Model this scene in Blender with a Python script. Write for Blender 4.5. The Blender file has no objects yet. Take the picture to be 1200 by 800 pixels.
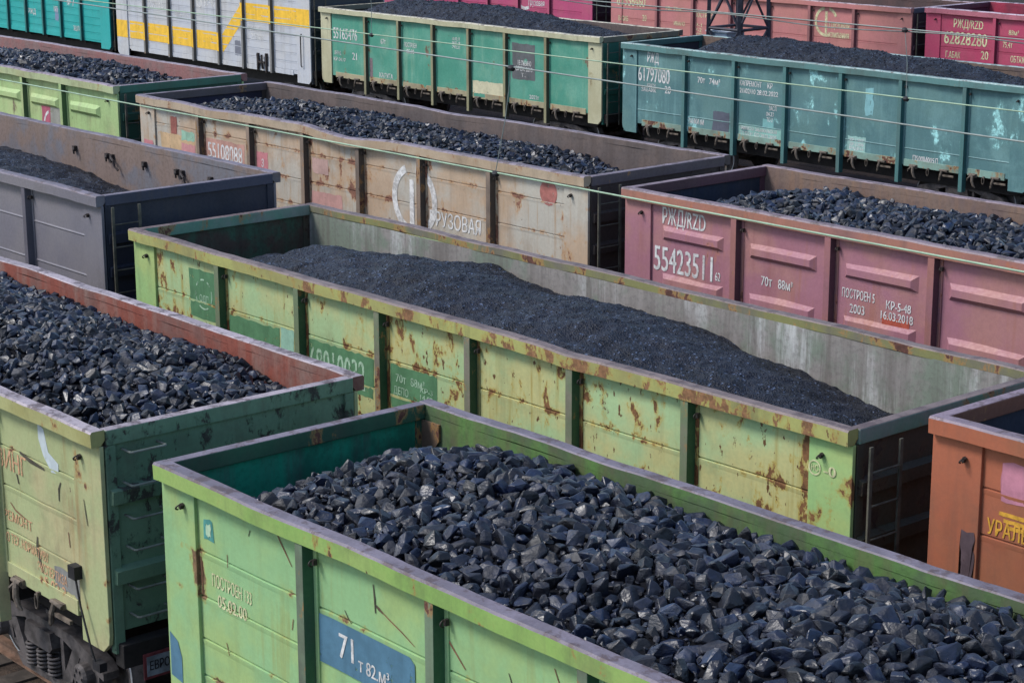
import bpy, bmesh, math, random
import numpy as np
from mathutils import Vector, Matrix, noise

S = bpy.context.scene
COL = S.collection
R = math.radians

# ------------------------------------------------------------------ camera
F_PX, YAW, PIT, ROLL = 2389.32, -0.862446, 0.247804, -0.00319
CAM = Vector((17.0749, -15.5030, 8.7993))
fw = Vector((math.sin(YAW)*math.cos(PIT), math.cos(YAW)*math.cos(PIT), -math.sin(PIT)))
rt = Vector((math.cos(YAW), -math.sin(YAW), 0))
up = rt.cross(fw)
rt2 = math.cos(ROLL)*rt + math.sin(ROLL)*up
up2 = -math.sin(ROLL)*rt + math.cos(ROLL)*up
cd = bpy.data.cameras.new('camera')
cam = bpy.data.objects.new('camera', cd)
COL.objects.link(cam)
m3 = Matrix((rt2, up2, -fw)).transposed()
cam.matrix_world = Matrix.Translation(CAM) @ m3.to_4x4()
cd.sensor_width = 36.0
cd.lens = F_PX/1200*36.0
cd.clip_start = 0.5
cd.clip_end = 4000
S.camera = cam

# ------------------------------------------------------------------ light
SUN_DIR = Vector((-0.50, -0.66, 0.95)).normalized()      # towards the sun
el = math.asin(SUN_DIR.z)
az = math.atan2(SUN_DIR.x, SUN_DIR.y)
W_ = bpy.data.worlds.new('World')
S.world = W_
W_.use_nodes = True
nt = W_.node_tree
bg = nt.nodes['Background']
sky = nt.nodes.new('ShaderNodeTexSky')
sky.sky_type = 'NISHITA'
sky.sun_disc = False
sky.sun_elevation = el
sky.sun_rotation = az
sky.dust_density = 1.2
sky.air_density = 1.0
nt.links.new(sky.outputs[0], bg.inputs[0])
bg.inputs[1].default_value = 0.10
sd = bpy.data.lights.new('sun', 'SUN')
sd.energy = 1.5
sd.angle = R(16)
sd.color = (1.0, 0.975, 0.94)
sun = bpy.data.objects.new('sun', sd)
COL.objects.link(sun)
sun.rotation_euler = SUN_DIR.to_track_quat('Z', 'Y').to_euler()
sun.location = (0, 0, 40)
S.view_settings.view_transform = 'Standard'
S.view_settings.look = 'None'
S.view_settings.gamma = 1
S.view_settings.exposure = 1.12
S.view_settings.use_curve_mapping = False

# ------------------------------------------------------------------ helpers
def lin(h, k=1.0):
    h = h.lstrip('#')
    out = []
    for i in (0, 2, 4):
        c = int(h[i:i+2], 16)/255
        c = c/12.92 if c <= 0.04045 else ((c+0.055)/1.055)**2.4
        out.append(c*k)
    return tuple(out)

def fbm(x, y, z, o=3):
    v, a = 0.0, 1.0
    for i in range(o):
        v += a*noise.noise(Vector((x, y, z)))
        x, y, z, a = x*2.03+7.1, y*2.03-3.7, z*2.03+1.3, a*0.5
    return v

class MB:
    """collects geometry for one mesh object"""
    def __init__(s):
        s.v, s.f, s.m = [], [], []
    def add(s, vs, fs, mi=0):
        o = len(s.v)
        s.v += [tuple(p) for p in vs]
        for k, f in enumerate(fs):
            s.f.append(tuple(i+o for i in f))
            s.m.append(mi[k] if isinstance(mi, (list, tuple)) else mi)
        return s
    def box(s, x0, x1, y0, y1, z0, z1, mi=0, top=None):
        if x0 > x1: x0, x1 = x1, x0
        if y0 > y1: y0, y1 = y1, y0
        if z0 > z1: z0, z1 = z1, z0
        vs = [(x0,y0,z0),(x1,y0,z0),(x1,y1,z0),(x0,y1,z0),(x0,y0,z1),(x1,y0,z1),(x1,y1,z1),(x0,y1,z1)]
        fs = [(0,3,2,1),(4,5,6,7),(0,1,5,4),(1,2,6,5),(2,3,7,6),(3,0,4,7)]
        return s.add(vs, fs, [mi, mi if top is None else top, mi, mi, mi, mi])
    def prism(s, poly, y0, y1, mi=0):
        """poly of (x, z), extruded from y0 to y1 (y0 < y1), counter-clockwise seen from -y"""
        n = len(poly)
        a = sum(poly[i][0]*poly[(i+1) % n][1]-poly[(i+1) % n][0]*poly[i][1] for i in range(n))
        if a < 0: poly = poly[::-1]
        vs = [(x, y0, z) for x, z in poly]+[(x, y1, z) for x, z in poly]
        fs = [tuple(range(n)), tuple(range(2*n-1, n-1, -1))]
        fs += [(i+n, (i+1) % n+n, (i+1) % n, i) for i in range(n)]
        fs = [fs[0], fs[1]]+[f for f in fs[2:]]
        return s.add(vs, fs, mi)
    def tube(s, pts, r, n=8, mi=0, cap=True):
        pts = [Vector(p) for p in pts]
        rings = []
        prev = None
        for i, p in enumerate(pts):
            t = (pts[min(i+1, len(pts)-1)]-pts[max(i-1, 0)]).normalized()
            if prev is None:
                ref = Vector((0, 0, 1)) if abs(t.z) < .9 else Vector((1, 0, 0))
                a = t.cross(ref).normalized()
            else:
                a = (prev-t*prev.dot(t)).normalized()
            prev = a
            b = t.cross(a)
            rr = r[i] if isinstance(r, (list, tuple)) else r
            rings.append([p+a*math.cos(2*math.pi*k/n)*rr+b*math.sin(2*math.pi*k/n)*rr for k in range(n)])
        vs = [q for ring in rings for q in ring]
        fs = []
        for i in range(len(pts)-1):
            for k in range(n):
                k2 = (k+1) % n
                fs.append((i*n+k, i*n+k2, (i+1)*n+k2, (i+1)*n+k))
        if cap:
            fs.append(tuple(range(n-1, -1, -1)))
            fs.append(tuple((len(pts)-1)*n+k for k in range(n)))
        return s.add(vs, fs, mi)
    def mesh(s, name, mats, smooth=False):
        me = bpy.data.meshes.new(name)
        me.from_pydata(s.v, [], s.f)
        for mt in mats: me.materials.append(mt)
        me.polygons.foreach_set('material_index', s.m)
        if smooth:
            me.polygons.foreach_set('use_smooth', [True]*len(s.f))
        me.update()
        return me
    def build(s, name, mats, parent=None, smooth=False, bevel=0.0, loc=None, sharp=None):
        if not isinstance(mats, (list, tuple)): mats = [mats]
        o = bpy.data.objects.new(name, s.mesh(name, mats, smooth))
        if sharp: o.data.set_sharp_from_angle(angle=R(sharp))
        COL.objects.link(o)
        if parent: o.parent = parent
        if loc: o.location = loc
        if bevel:
            b = o.modifiers.new('bevel', 'BEVEL')
            b.width = bevel; b.segments = 2; b.limit_method = 'ANGLE'; b.angle_limit = R(40)
        return o

def put(name, me, parent, loc=(0, 0, 0), rot=(0, 0, 0), scale=(1, 1, 1)):
    o = bpy.data.objects.new(name, me)
    COL.objects.link(o)
    o.parent = parent
    o.location = loc; o.rotation_euler = rot; o.scale = scale
    return o

def empty(name, loc, label, cat, group=None):
    o = bpy.data.objects.new(name, None)
    COL.objects.link(o)
    o.location = loc
    o.empty_display_size = 0.3
    tag(o, label, cat, group)
    return o

def tag(o, label=None, cat=None, group=None, kind=None):
    if label: o['label'] = label
    if cat: o['category'] = cat
    if group: o['group'] = group
    if kind: o['kind'] = kind
    return o

# ------------------------------------------------------------------ materials
class NT:
    def __init__(s, name):
        s.m = bpy.data.materials.new(name)
        s.m.use_nodes = True
        s.t = s.m.node_tree
        s.b = s.t.nodes['Principled BSDF']
    def n(s, ty, **kw):
        q = s.t.nodes.new(ty)
        for k, v in kw.items():
            if k.startswith('i_'):
                q.inputs[k[2:].replace('_', ' ')].default_value = v
            else: setattr(q, k, v)
        return q
    def l(s, a, b): s.t.links.new(a, b)
    def coord(s, seed=0.0, scale=(1, 1, 1)):
        tc = s.n('ShaderNodeTexCoord')
        mp = s.n('ShaderNodeMapping')
        mp.inputs['Location'].default_value = (seed*3.17, seed*1.93, seed*2.71)
        mp.inputs['Scale'].default_value = scale
        s.l(tc.outputs['Object'], mp.inputs['Vector'])
        return mp.outputs[0]
    def mapz(s, co, k):
        mp = s.n('ShaderNodeMapping')
        mp.inputs['Scale'].default_value = (1, 1, k)
        mp.inputs['Rotation'].default_value = (.5, .3, 0)
        s.l(co, mp.inputs['Vector'])
        return mp.outputs[0]
    def noise(s, co, scale, detail=4, rough=.55, dist=0.0):
        q = s.n('ShaderNodeTexNoise')
        q.inputs['Scale'].default_value = scale
        q.inputs['Detail'].default_value = detail
        q.inputs['Roughness'].default_value = rough
        q.inputs['Distortion'].default_value = dist
        s.l(co, q.inputs['Vector'])
        return q.outputs['Fac']
    def ramp(s, fac, a, b, va=0.0, vb=1.0):
        q = s.n('ShaderNodeMapRange', interpolation_type='SMOOTHSTEP')
        q.inputs['From Min'].default_value = a
        q.inputs['From Max'].default_value = b
        q.inputs['To Min'].default_value = va
        q.inputs['To Max'].default_value = vb
        s.l(fac, q.inputs['Value'])
        return q.outputs[0]
    def math(s, op, a, b):
        q = s.n('ShaderNodeMath', operation=op)
        for i, x in enumerate((a, b)):
            if isinstance(x, (int, float)): q.inputs[i].default_value = x
            else: s.l(x, q.inputs[i])
        return q.outputs[0]
    def mix(s, fac, a, b, mode='MIX'):
        q = s.n('ShaderNodeMix', data_type='RGBA', blend_type=mode)
        if isinstance(fac, (int, float)): q.inputs['Factor'].default_value = fac
        else: s.l(fac, q.inputs['Factor'])
        for key, x in (('A', a), ('B', b)):
            sock = [i for i in q.inputs if i.name == key and i.type == 'RGBA'][0]
            if isinstance(x, tuple): sock.default_value = (*x[:3], 1)
            else: s.l(x, sock)
        return [o for o in q.outputs if o.type == 'RGBA'][0]
    def bump(s, h, strength=.3, dist=.01, prev=None):
        q = s.n('ShaderNodeBump')
        q.inputs['Strength'].default_value = strength
        q.inputs['Distance'].default_value = dist
        s.l(h, q.inputs['Height'])
        if prev is not None: s.l(prev, q.inputs['Normal'])
        return q.outputs[0]
    def out(s, col, rough, normal=None, metal=0.0, spec=0.5):
        for k, x in (('Base Color', col), ('Roughness', rough), ('Metallic', metal)):
            if isinstance(x, tuple): s.b.inputs[k].default_value = (*x[:3], 1)
            elif isinstance(x, (int, float)): s.b.inputs[k].default_value = x
            else: s.l(x, s.b.inputs[k])
        s.b.inputs['Specular IOR Level'].default_value = spec
        if normal is not None: s.l(normal, s.b.inputs['Normal'])
        return s.m

def paint(name, base, fade, seed, rust=.615, rustc=None, halo=None, streak=.35, dirt=None, speck=.70, rough=.55, chipscale=2.4, fadec=(.42, .62), grime=.35, zs=(), xs=(), edge=.11, run=0.0):
    """old paint on steel: faded fields, run-down streaks, rust chips with an orange rim, small specks"""
    rustc = rustc or lin('#4a2e26'); halo = halo or lin('#9a7343'); dirt = dirt or lin('#4d463f')
    t = NT(name)
    co = t.coord(seed)
    cs = t.coord(seed+2, (6.5, 6.5, .42))
    cc = t.coord(seed+5, (1.0, 1.0, .62))
    c = t.mix(t.ramp(t.noise(co, .9, 5, .6), *fadec), base, fade)
    gr = t.noise(co, 22, 5, .7)
    c = t.mix(t.ramp(gr, .3, .7, 0, .22), c, tuple(x*.55 for x in base))
    st = t.math('MULTIPLY', t.ramp(t.noise(cs, 1.0, 6, .65), .47, .72), t.ramp(t.noise(co, .6, 2), .35, .65))
    c = t.mix(t.math('MULTIPLY', st, streak), c, dirt)
    # soft grime fields of settled dust
    c = t.mix(t.math('MULTIPLY', t.ramp(t.noise(t.coord(seed+9, (1, 1, .8)), 1.3, 7, .7), .50, .70), grime), c, dirt)
    if run:
        rn = t.math('MULTIPLY', t.ramp(t.noise(t.coord(seed+7, (10, 10, .55)), 1.0, 5, .6), .52, .70), t.ramp(t.noise(co, 1.1, 4, .6), .40, .62))
        c = t.mix(t.math('MULTIPLY', rn, run), c, tuple(x*.8 for x in halo))
    n3 = t.noise(cc, chipscale, 10, .68, .25)
    big = t.noise(co, .75, 3)
    n3 = t.math('ADD', n3, t.math('MULTIPLY', t.math('SUBTRACT', big, .5), .30))
    if zs or xs:      # chips gather along seams, posts and the rail
        sx = t.n('ShaderNodeSeparateXYZ'); tc = t.n('ShaderNodeTexCoord')
        t.l(tc.outputs['Object'], sx.inputs[0])
        acc = None
        for sock, vals, wd, am in (('Z', zs, .07, 1.0), ('X', xs, .26, .8)):
            for q in vals:
                b_ = t.ramp(t.math('ABSOLUTE', t.math('SUBTRACT', sx.outputs[sock], q), 0), wd*.15, wd, edge*am, 0)
                acc = b_ if acc is None else t.math('MAXIMUM', acc, b_)
        n3 = t.math('ADD', n3, acc)
    h = t.ramp(n3, rust-.055, rust)
    c = t.mix(t.math('MULTIPLY', h, .75), c, halo)
    chip = t.ramp(n3, rust-.004, rust+.018)
    rc = t.mix(t.ramp(t.noise(co, 14, 4, .7), .35, .65), rustc, tuple(x*1.9 for x in rustc))
    c = t.mix(chip, c, rc)
    sp = t.ramp(t.noise(t.coord(seed+3, (1, 1, .5)), 13, 5, .6), speck, speck+.03)
    c = t.mix(sp, c, rustc)
    hgt = t.math('ADD', t.math('MULTIPLY', chip, -.5), t.math('MULTIPLY', gr, .25))
    nb = t.bump(hgt, .35, .006)
    nb = t.bump(t.noise(co, 3.0, 3, .5), .25, .03, nb)
    r_ = t.ramp(gr, .3, .7, rough-.08, rough+.14)
    r_ = t.math('ADD', r_, t.math('MULTIPLY', chip, .2))
    return t.out(c, r_, nb, 0.0, .4)

def worn(name, base, seed, light=None, dark=None):
    """bare, dusty, worn steel on the upper faces of rails"""
    light = light or tuple(min(1, x*1.45) for x in base); dark = dark or lin('#4b3b3a')
    t = NT(name)
    co = t.coord(seed)
    c = t.mix(t.ramp(t.noise(co, 2.2, 6, .65), .38, .62), base, light)
    c = t.mix(t.ramp(t.noise(co, 5, 8, .72), .50, .60, 0, .85), c, dark)
    n = t.noise(co, 30, 5, .7)
    c = t.mix(t.ramp(n, .35, .7, 0, .3), c, dark)
    return t.out(c, .55, t.bump(n, .35, .005), 0, .45)

def inner(name, base, second, streakc, seed, amt=.6, white=0.0):
    """inside of a wagon wall: scraped steel with vertical runs"""
    t = NT(name)
    co = t.coord(seed)
    cs = t.coord(seed+2, (5, 5, .35))
    c = t.mix(t.ramp(t.noise(co, 1.1, 6, .65), .45, .60), base, second)
    c = t.mix(t.math('MULTIPLY', t.ramp(t.noise(cs, 1.0, 7, .65), .42, .68), amt), c, streakc)
    if white:
        w = t.math('MULTIPLY', t.ramp(t.noise(t.coord(seed+6, (3.2, 3.2, .22)), 1.0, 7, .75), .44, .70), t.ramp(t.noise(co, .5, 2), .42, .56))
        c = t.mix(t.math('MULTIPLY', w, white), c, lin('#b9b9b6'))
    g = t.noise(co, 18, 6, .7)
    c = t.mix(t.ramp(g, .45, .68, 0, .45), c, tuple(x*.45 for x in base))
    return t.out(c, .7, t.bump(g, .4, .008), 0, .3)

def plain(name, col, rough=.7, seed=0, var=.35, spec=.35):
    t = NT(name)
    co = t.coord(seed)
    n = t.noise(co, 6, 6, .65)
    c = t.mix(t.ramp(n, .35, .65), tuple(x*(1-var) for x in col), tuple(min(1, x*(1+var)) for x in col))
    g = t.noise(co, 45, 4, .6)
    return t.out(c, rough, t.bump(g, .25, .004), 0, spec)

def marking(name, col, seed, wear=.56, under=None):
    """stencilled paint, thinned and worn through in places"""
    t = NT(name)
    co = t.coord(seed)
    n = t.noise(co, 14, 7, .72)
    c = t.mix(t.ramp(n, .40, .60), col, tuple(x*.72 for x in col))
    a = t.math('MULTIPLY', t.ramp(n, wear+.05, wear+.13, .96, .25), t.ramp(t.noise(co, 3.5, 4, .6), .42, .68, 1.0, .68))
    t.l(a, t.b.inputs['Alpha'])
    return t.out(c, .65, None, 0, .3)

def field(name, col, rough=.65, seed=0, var=.12):
    """a field of other paint brushed on a side, scuffed through to the coat below"""
    t = NT(name)
    co = t.coord(seed)
    n = t.noise(co, 5, 8, .7)
    c = t.mix(t.ramp(n, .35, .65), tuple(x*(1-var) for x in col), tuple(min(1, x*(1+var)) for x in col))
    c = t.mix(t.ramp(t.noise(t.coord(seed, (6, 6, .5)), 1, 5, .6), .48, .7, 0, .4), c, tuple(x*.6 for x in col))
    a = t.ramp(t.noise(co, 7, 8, .72), .60, .68, .96, .2)
    t.l(a, t.b.inputs['Alpha'])
    return t.out(c, rough, None, 0, .3)

M = {}
M['under'] = plain('underframe steel', lin('#1f1c1b'), .8, 1)
M['bogie'] = plain('bogie cast steel', lin('#4a4544'), .7, 2, .45)
M['dark'] = plain('black steel', lin('#242326'), .6, 3)
M['hook'] = plain('tie hook steel', lin('#332c2a'), .6, 4)
M['latch'] = plain('hatch latch steel', lin('#5f554b'), .7, 5, .5)
M['wheel_rim'] = plain('polished wheel tread', lin('#9a9c9e'), .35, 6, .1)
M['white'] = marking('white stencil paint', lin('#dad9d6'), 3, .55)
M['bold_white'] = marking('bold white emblem paint', lin('#e2e0dc'), 4, .62)
M['cream'] = marking('cream stencil paint', lin('#d9d3a8'), 5)
M['orange_text'] = marking('pale orange stencil paint', lin('#d5a782'), 7, .5)
M['yellow'] = marking('yellow stencil paint', lin('#dca53e'), 9)
M['palegreen'] = marking('pale green stencil paint', lin('#a9c8ab'), 8, .5, lin('#5a8263'))

# ------------------------------------------------------------------ ground and tracks
TY = [-5.1635, 0.0387, 6.2654, 23.3094, 34.2]
def ground():
    t = NT('yard ballast and dirt')
    co = t.coord(0)
    n1 = t.noise(co, .35, 6, .6); n2 = t.noise(co, 9, 8, .75)
    c = t.mix(t.ramp(n1, .4, .6), lin('#4d4036'), lin('#332d2a'))
    c = t.mix(t.ramp(n2, .45, .65, 0, .8), c, lin('#1c1a1a'))
    mat = t.out(c, .9, t.bump(n2, .8, .05), 0, .2)
    mb = MB()
    mb.add([(-900, -900, -.33), (900, -900, -.33), (900, 900, -.33), (-900, 900, -.33)], [(0, 1, 2, 3)])
    o = mb.build('ground', mat)
    tag(o, kind='structure')
    rail = plain('rail steel', lin('#6d5546'), .6, 12)
    slp = plain('concrete sleeper', lin('#3f3832'), .85, 13)
    bal = t.m
    for y in TY+[11.4, 17.4, 29.0]:
        mb = MB()
        # ballast bank with sloping shoulders
        xs = [-75, 45]
        prof = [(-2.2, -.325), (-1.55, -.17), (1.55, -.17), (2.2, -.325)]
        vs = [(x, q, z) for x in xs for q, z in prof]
        mb.add(vs, [(i, i+4, i+5, i+1) for i in range(3)], 2)
        x = -74.8
        while x < 44.8:
            mb.box(x, x+.26, -1.35, 1.35, -.30, -.145, 1)
            x += .55
        for s in (-1, 1):
            c0 = s*.796
            mb.box(-75, 45, c0-.075, c0+.075, -.143, -.125)
            mb.box(-75, 45, c0-.012, c0+.012, -.125, -.035)
            mb.box(-75, 45, c0-.0365, c0+.0365, -.035, 0)
        o = mb.build('track', [rail, slp, bal], loc=(0, y, 0))
        tag(o, kind='structure')
ground()

# ------------------------------------------------------------------ wagon kit
LW = 12.868
YP = 1.45          # outer face of side sheet
YO = 1.565         # outer face of posts and rails
YI = 1.42          # inner face
POSTS = [.53+1.69*k for k in range(8)]

def dent(x, z, seed, amp):
    d = fbm(x*.75+seed*5.3, z*.9, seed*1.7, 3)*amp
    for p in POSTS:
        k = min(1, abs(x-p)/.28)
        d *= k*k*(3-2*k)
    return d

def surf(wk, x, z):
    if x < wk['cw'] or x > wk['L']-wk['cw']: return .0365
    return dent(x, z, wk['seed'], wk['amp'])

def side_mesh(wk, s):
    """one side sheet: outer skin with plank seams or dents, inner skin"""
    L, zt, zb, seed, amp = wk['L'], wk['z']-.10, wk['z']-wk['hb'], wk['seed']+(3 if s > 0 else 0), wk['amp']
    rows = [(zt, 0)]
    for q in wk['seams']:
        zs = wk['z']+q
        rows += [(zs+.012, .0), (zs+.004, .018), (zs-.006, .018), (zs-.012, -.004), (zs-.045, -.003), (zs-.06, .0)]
    for q in wk.get('beads', []):
        zs = wk['z']+q
        rows += [(zs+.02, 0), (zs, -.012), (zs-.02, 0)]
    rows.append((zb, 0))
    full = []
    for i in range(len(rows)-1):
        a, b = rows[i], rows[i+1]
        n = max(1, int((a[0]-b[0])/.10))
        for k in range(n):
            f = k/n
            full.append((a[0]+(b[0]-a[0])*f, a[1]+(b[1]-a[1])*f))
    full.append(rows[-1])
    nx = int(L/.085)
    mb = MB()
    vs, fs = [], []
    nr = len(full)
    for j in range(2):
        for i in range(nx+1):
            x = .02+(L-.04)*i/nx
            for z, off in full:
                d = dent(x, z, seed, amp)
                if j == 0: vs.append((x, s*(YP-off+d), z))
                else: vs.append((x, s*(YI+max(-.02, min(d, .006))), z))
    N = (nx+1)*nr
    mi = []
    for j in range(2):
        for i in range(nx):
            for k in range(nr-1):
                a = j*N+i*nr+k
                q = (a, a+1, a+nr+1, a+nr)
                if (s < 0) == (j == 1): q = q[::-1]
                fs.append(q); mi.append(j)
    for i in range(nx):
        a, b = i*nr+nr-1, N+i*nr+nr-1
        fs.append((a, b, b+nr, a+nr)); mi.append(0)
    mb.add(vs, fs, mi)
    if wk.get('ribs'):
        for k in range(7):
            x0, x1 = POSTS[k]+.05, POSTS[k+1]-.05
            for q, hh in wk['ribs']:
                zc = wk['z']+q
                a0, a1, b0, b1 = x0+.16, x1-.20, x0+.24, x1-.30
                y0, y1 = s*(YP-.012), s*(YP+.05)
                vs = [(a0, y0, zc-hh), (a1, y0, zc-hh), (a1, y0, zc+hh), (a0, y0, zc+hh),
                      (b0, y1, zc-hh*.45), (b1, y1, zc-hh*.45), (b1, y1, zc+hh*.35), (b0, y1, zc+hh*.35)]
                fs = [(4, 5, 6, 7), (0, 1, 5, 4), (1, 2, 6, 5), (2, 3, 7, 6), (3, 0, 4, 7)]
                if s > 0: fs = [f[::-1] for f in fs]
                mb.add(vs, fs, 0)
    return mb

def rail_mesh(wk, s):
    """long top rail of a side, with its knocks and waves"""
    L, z, seed = wk['L'], wk['z'], wk['seed']
    nx = int(L/.12)
    prof = [(YO, -.155), (YO+.004, -.02), (YO-.012, 0), (YI+.012, 0), (YI, -.012), (YI, -.10), (YI+.05, -.155)]
    n = len(prof)
    vs, fs, mi = [], [], []
    for i in range(nx+1):
        x = L*i/nx
        dz = .015*noise.noise(Vector((x*.9, seed*3.1, s)))+.006*noise.noise(Vector((x*3.5, seed, s)))
        dy = .014*noise.noise(Vector((x*.8, seed*7.7, s+5)))+.004*noise.noise(Vector((x*5, seed, s+9)))
        for (cx, w, az_, ay_, ss) in wk.get('knocks', []):
            if ss == s:
                g = math.exp(-((x-cx)/w)**2)
                dz += az_*g; dy += ay_*g
        for py, pz in prof:
            vs.append((x, s*(py+dy), z+pz+dz))
    for i in range(nx):
        for k in range(n):
            k2 = (k+1) % n
            q = (i*n+k, (i+1)*n+k, (i+1)*n+k2, i*n+k2)
            if s > 0: q = q[::-1]
            fs.append(q)
            mi.append(1 if k in (1, 2, 3) else (2 if k in (4, 5) else 0))
    c0 = tuple(range(n)); c1 = tuple(nx*n+k for k in range(n))
    fs += [c0 if s < 0 else c0[::-1], c1[::-1] if s < 0 else c1]; mi += [0, 0] if s < 0 else [2, 2]
    return MB().add(vs, fs, mi)

def end_mesh(wk, e):
    """end wall sheet with stiffening channels; e=0 left end, 1 right end"""
    L, z, zb, seed = wk['L'], wk['z'], wk['z']-wk['hb']-.05, wk['seed']+20+e
    mb = MB()
    ny, nz = 26, 18
    sx = -1 if e == 0 else 1
    x0 = .05 if e == 0 else L-.05
    vs, fs, mi = [], [], []
    for j in range(2):
        for i in range(ny+1):
            y = -YI+2*YI*i/ny
            for k in range(nz+1):
                zz = z-.08-(z-.08-zb)*k/nz
                d = fbm(y*.9+seed, zz*.9, seed*2.2, 3)*.018
                vs.append((x0+d+(sx*.03 if j == 0 else -sx*.0), y, zz))
    nr = nz+1; N = (ny+1)*nr
    for j in range(2):
        for i in range(ny):
            for k in range(nz):
                a = j*N+i*nr+k
                q = (a, a+1, a+nr+1, a+nr)
                if (e == 1) == (j == 1): q = q[::-1]
                fs.append(q); mi.append(j)
    mb.add(vs, fs, mi)
    xa = x0+sx*.02
    for q in wk['endribs']:
        zc = z+q
        p = [(xa, zc-.085), (xa+sx*.085, zc-.085), (xa+sx*.095, zc+.045), (xa, zc+.075)]
        mb.prism(p, -YI+.02, YI-.02, 0)
    return mb

def text_mesh(body, h, squeeze=.72):
    cu = bpy.data.curves.new('text', 'FONT')
    cu.body = body
    cu.size = 1.0
    cu.resolution_u = 3
    ob = bpy.data.objects.new('text', cu)
    COL.objects.link(ob)
    dg = bpy.context.evaluated_depsgraph_get()
    me = bpy.data.meshes.new_from_object(ob.evaluated_get(dg))
    bpy.data.objects.remove(ob); bpy.data.curves.remove(cu)
    # a bolder stroke: the letters laid down a second time, a little to the right
    bm = bmesh.new(); bm.from_mesh(me)
    r_ = bmesh.ops.duplicate(bm, geom=bm.verts[:]+bm.edges[:]+bm.faces[:])
    for v in r_['geom']:
        if isinstance(v, bmesh.types.BMVert): v.co += Vector((.038, 0, 1.0))
    bm.to_mesh(me); bm.free()
    co = np.empty(len(me.vertices)*3); me.vertices.foreach_get('co', co)
    co = co.reshape(-1, 3)
    mn, mx = co.min(0), co.max(0)
    ch = .70                                    # cap height of the builtin face, about
    co = (co-[mn[0], 0, 0])*(h/ch)
    co[:, 0] *= squeeze
    return me, co, (mx[0]-mn[0])*h/ch*squeeze

def lettering(wk, body, x, z, h, mat, width=None, squeeze=.72, name='painted_lettering', off=.0062, tilt=0.0):
    """words stencilled on the near side sheet: x, z is the lower left corner (z relative to the rail)"""
    use(wk)
    me, co, w = text_mesh(body, h, squeeze)
    if width: co[:, 0] *= width/w
    out = []
    for px, pz, lay in co:
        X, Z = x+px, wk['z']+z+pz+px*tilt
        d = surf(wk, X, Z)
        out.append((X, -(YP+d+off+(.0008 if lay > 0 else 0)), Z))
    me.vertices.foreach_set('co', np.array(out).ravel())
    me.materials.clear(); me.materials.append(M[mat] if isinstance(mat, str) else mat)
    me.update()
    me.name = name
    return put(name, me, wk['root'])

def patch(wk, x0, x1, z0, z1, mat, name='paint_patch', off=.0034, rag=.025, seed=0, label=None, poly=None):
    """a field of other paint on the near side sheet, with an uneven edge"""
    use(wk)
    rnd = random.Random(seed*77+int(x0*100))
    pts = poly
    if pts is None:
        pts = []
        cor = [(x0, z0), (x1, z0), (x1, z1), (x0, z1)]
        for i in range(4):
            a, b = cor[i], cor[(i+1) % 4]
            n = max(3, int(math.hypot(b[0]-a[0], b[1]-a[1])/.06))
            for k in range(n):
                f = k/n
                pts.append((a[0]+(b[0]-a[0])*f+rnd.uniform(-rag, rag)*.6, a[1]+(b[1]-a[1])*f+rnd.uniform(-rag, rag)*.6))
    bm = bmesh.new()
    vs = [bm.verts.new((p[0], 0, wk['z']+p[1])) for p in pts]
    bm.faces.new(vs)
    bmesh.ops.triangulate(bm, faces=bm.faces)
    bmesh.ops.subdivide_edges(bm, edges=[e for e in bm.edges if e.calc_length() > .35], cuts=2, use_grid_fill=True)
    for v in bm.verts:
        v.co.y = -(YP+surf(wk, v.co.x, v.co.z)+off)
    bm.normal_update()
    for f in bm.faces:
        if f.normal.y > 0: f.normal_flip()
    me = bpy.data.meshes.new(name)
    bm.to_mesh(me); bm.free()
    me.materials.append(mat)
    o = put(name, me, wk['root'])
    if label: o['label'] = label
    return o

def ring(wk, cx, cz, r, w, mat, gaps=(), name='painted_logo', a0=0, a1=360, ex=1.0):
    """a painted ring; every unbroken arc is one mesh"""
    use(wk)
    n = 72
    runs, cur = [], []
    for k in range(n):
        t0 = a0+(a1-a0)*k/n; t1 = a0+(a1-a0)*(k+1)/n
        if any(g0 <= t0 < g1 for g0, g1 in gaps):
            if cur: runs.append(cur)
            cur = []
        else: cur.append((t0, t1))
    if cur: runs.append(cur)
    if len(runs) > 1 and a1-a0 == 360 and runs[0][0][0] == a0 and runs[-1][-1][1] == a1:
        runs[0] = runs.pop()+runs[0]
    for run in runs:
        ts = [q[0] for q in run]+[run[-1][1]]
        vs = []
        for t in ts:
            for rr in (r, r-w):
                X = cx+ex*rr*math.cos(R(t)); Z = wk['z']+cz+rr*math.sin(R(t))
                vs.append((X, -(YP+surf(wk, X, Z)+.0068), Z))
        mb = MB().add(vs, [(2*i, 2*i+1, 2*i+3, 2*i+2) for i in range(len(ts)-1)])
        mb.build(name, M[mat] if isinstance(mat, str) else mat, wk['root'])

def scratch(wk, pts, w, mat):
    """a scrape through the paint: a thin strip that tapers at both ends"""
    use(wk)
    vs = []
    n = len(pts)
    w *= .7
    for i, (x, z) in enumerate(pts):
        a, b = pts[max(0, i-1)], pts[min(n-1, i+1)]
        dx, dz = b[0]-a[0], b[1]-a[1]; l = math.hypot(dx, dz) or 1
        k = w*(.25+.75*math.sin(math.pi*(i+.4)/(n-.2)))*.5
        for sg in (-1, 1):
            X, Z = x-sg*dz/l*k, wk['z']+z+sg*dx/l*k
            vs.append((X, -(YP+surf(wk, X, Z)+.0052), Z))
    MB().add(vs, [(2*i, 2*i+2, 2*i+3, 2*i+1) for i in range(n-1)]).build('scrape_mark', mat, wk['root'])

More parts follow.
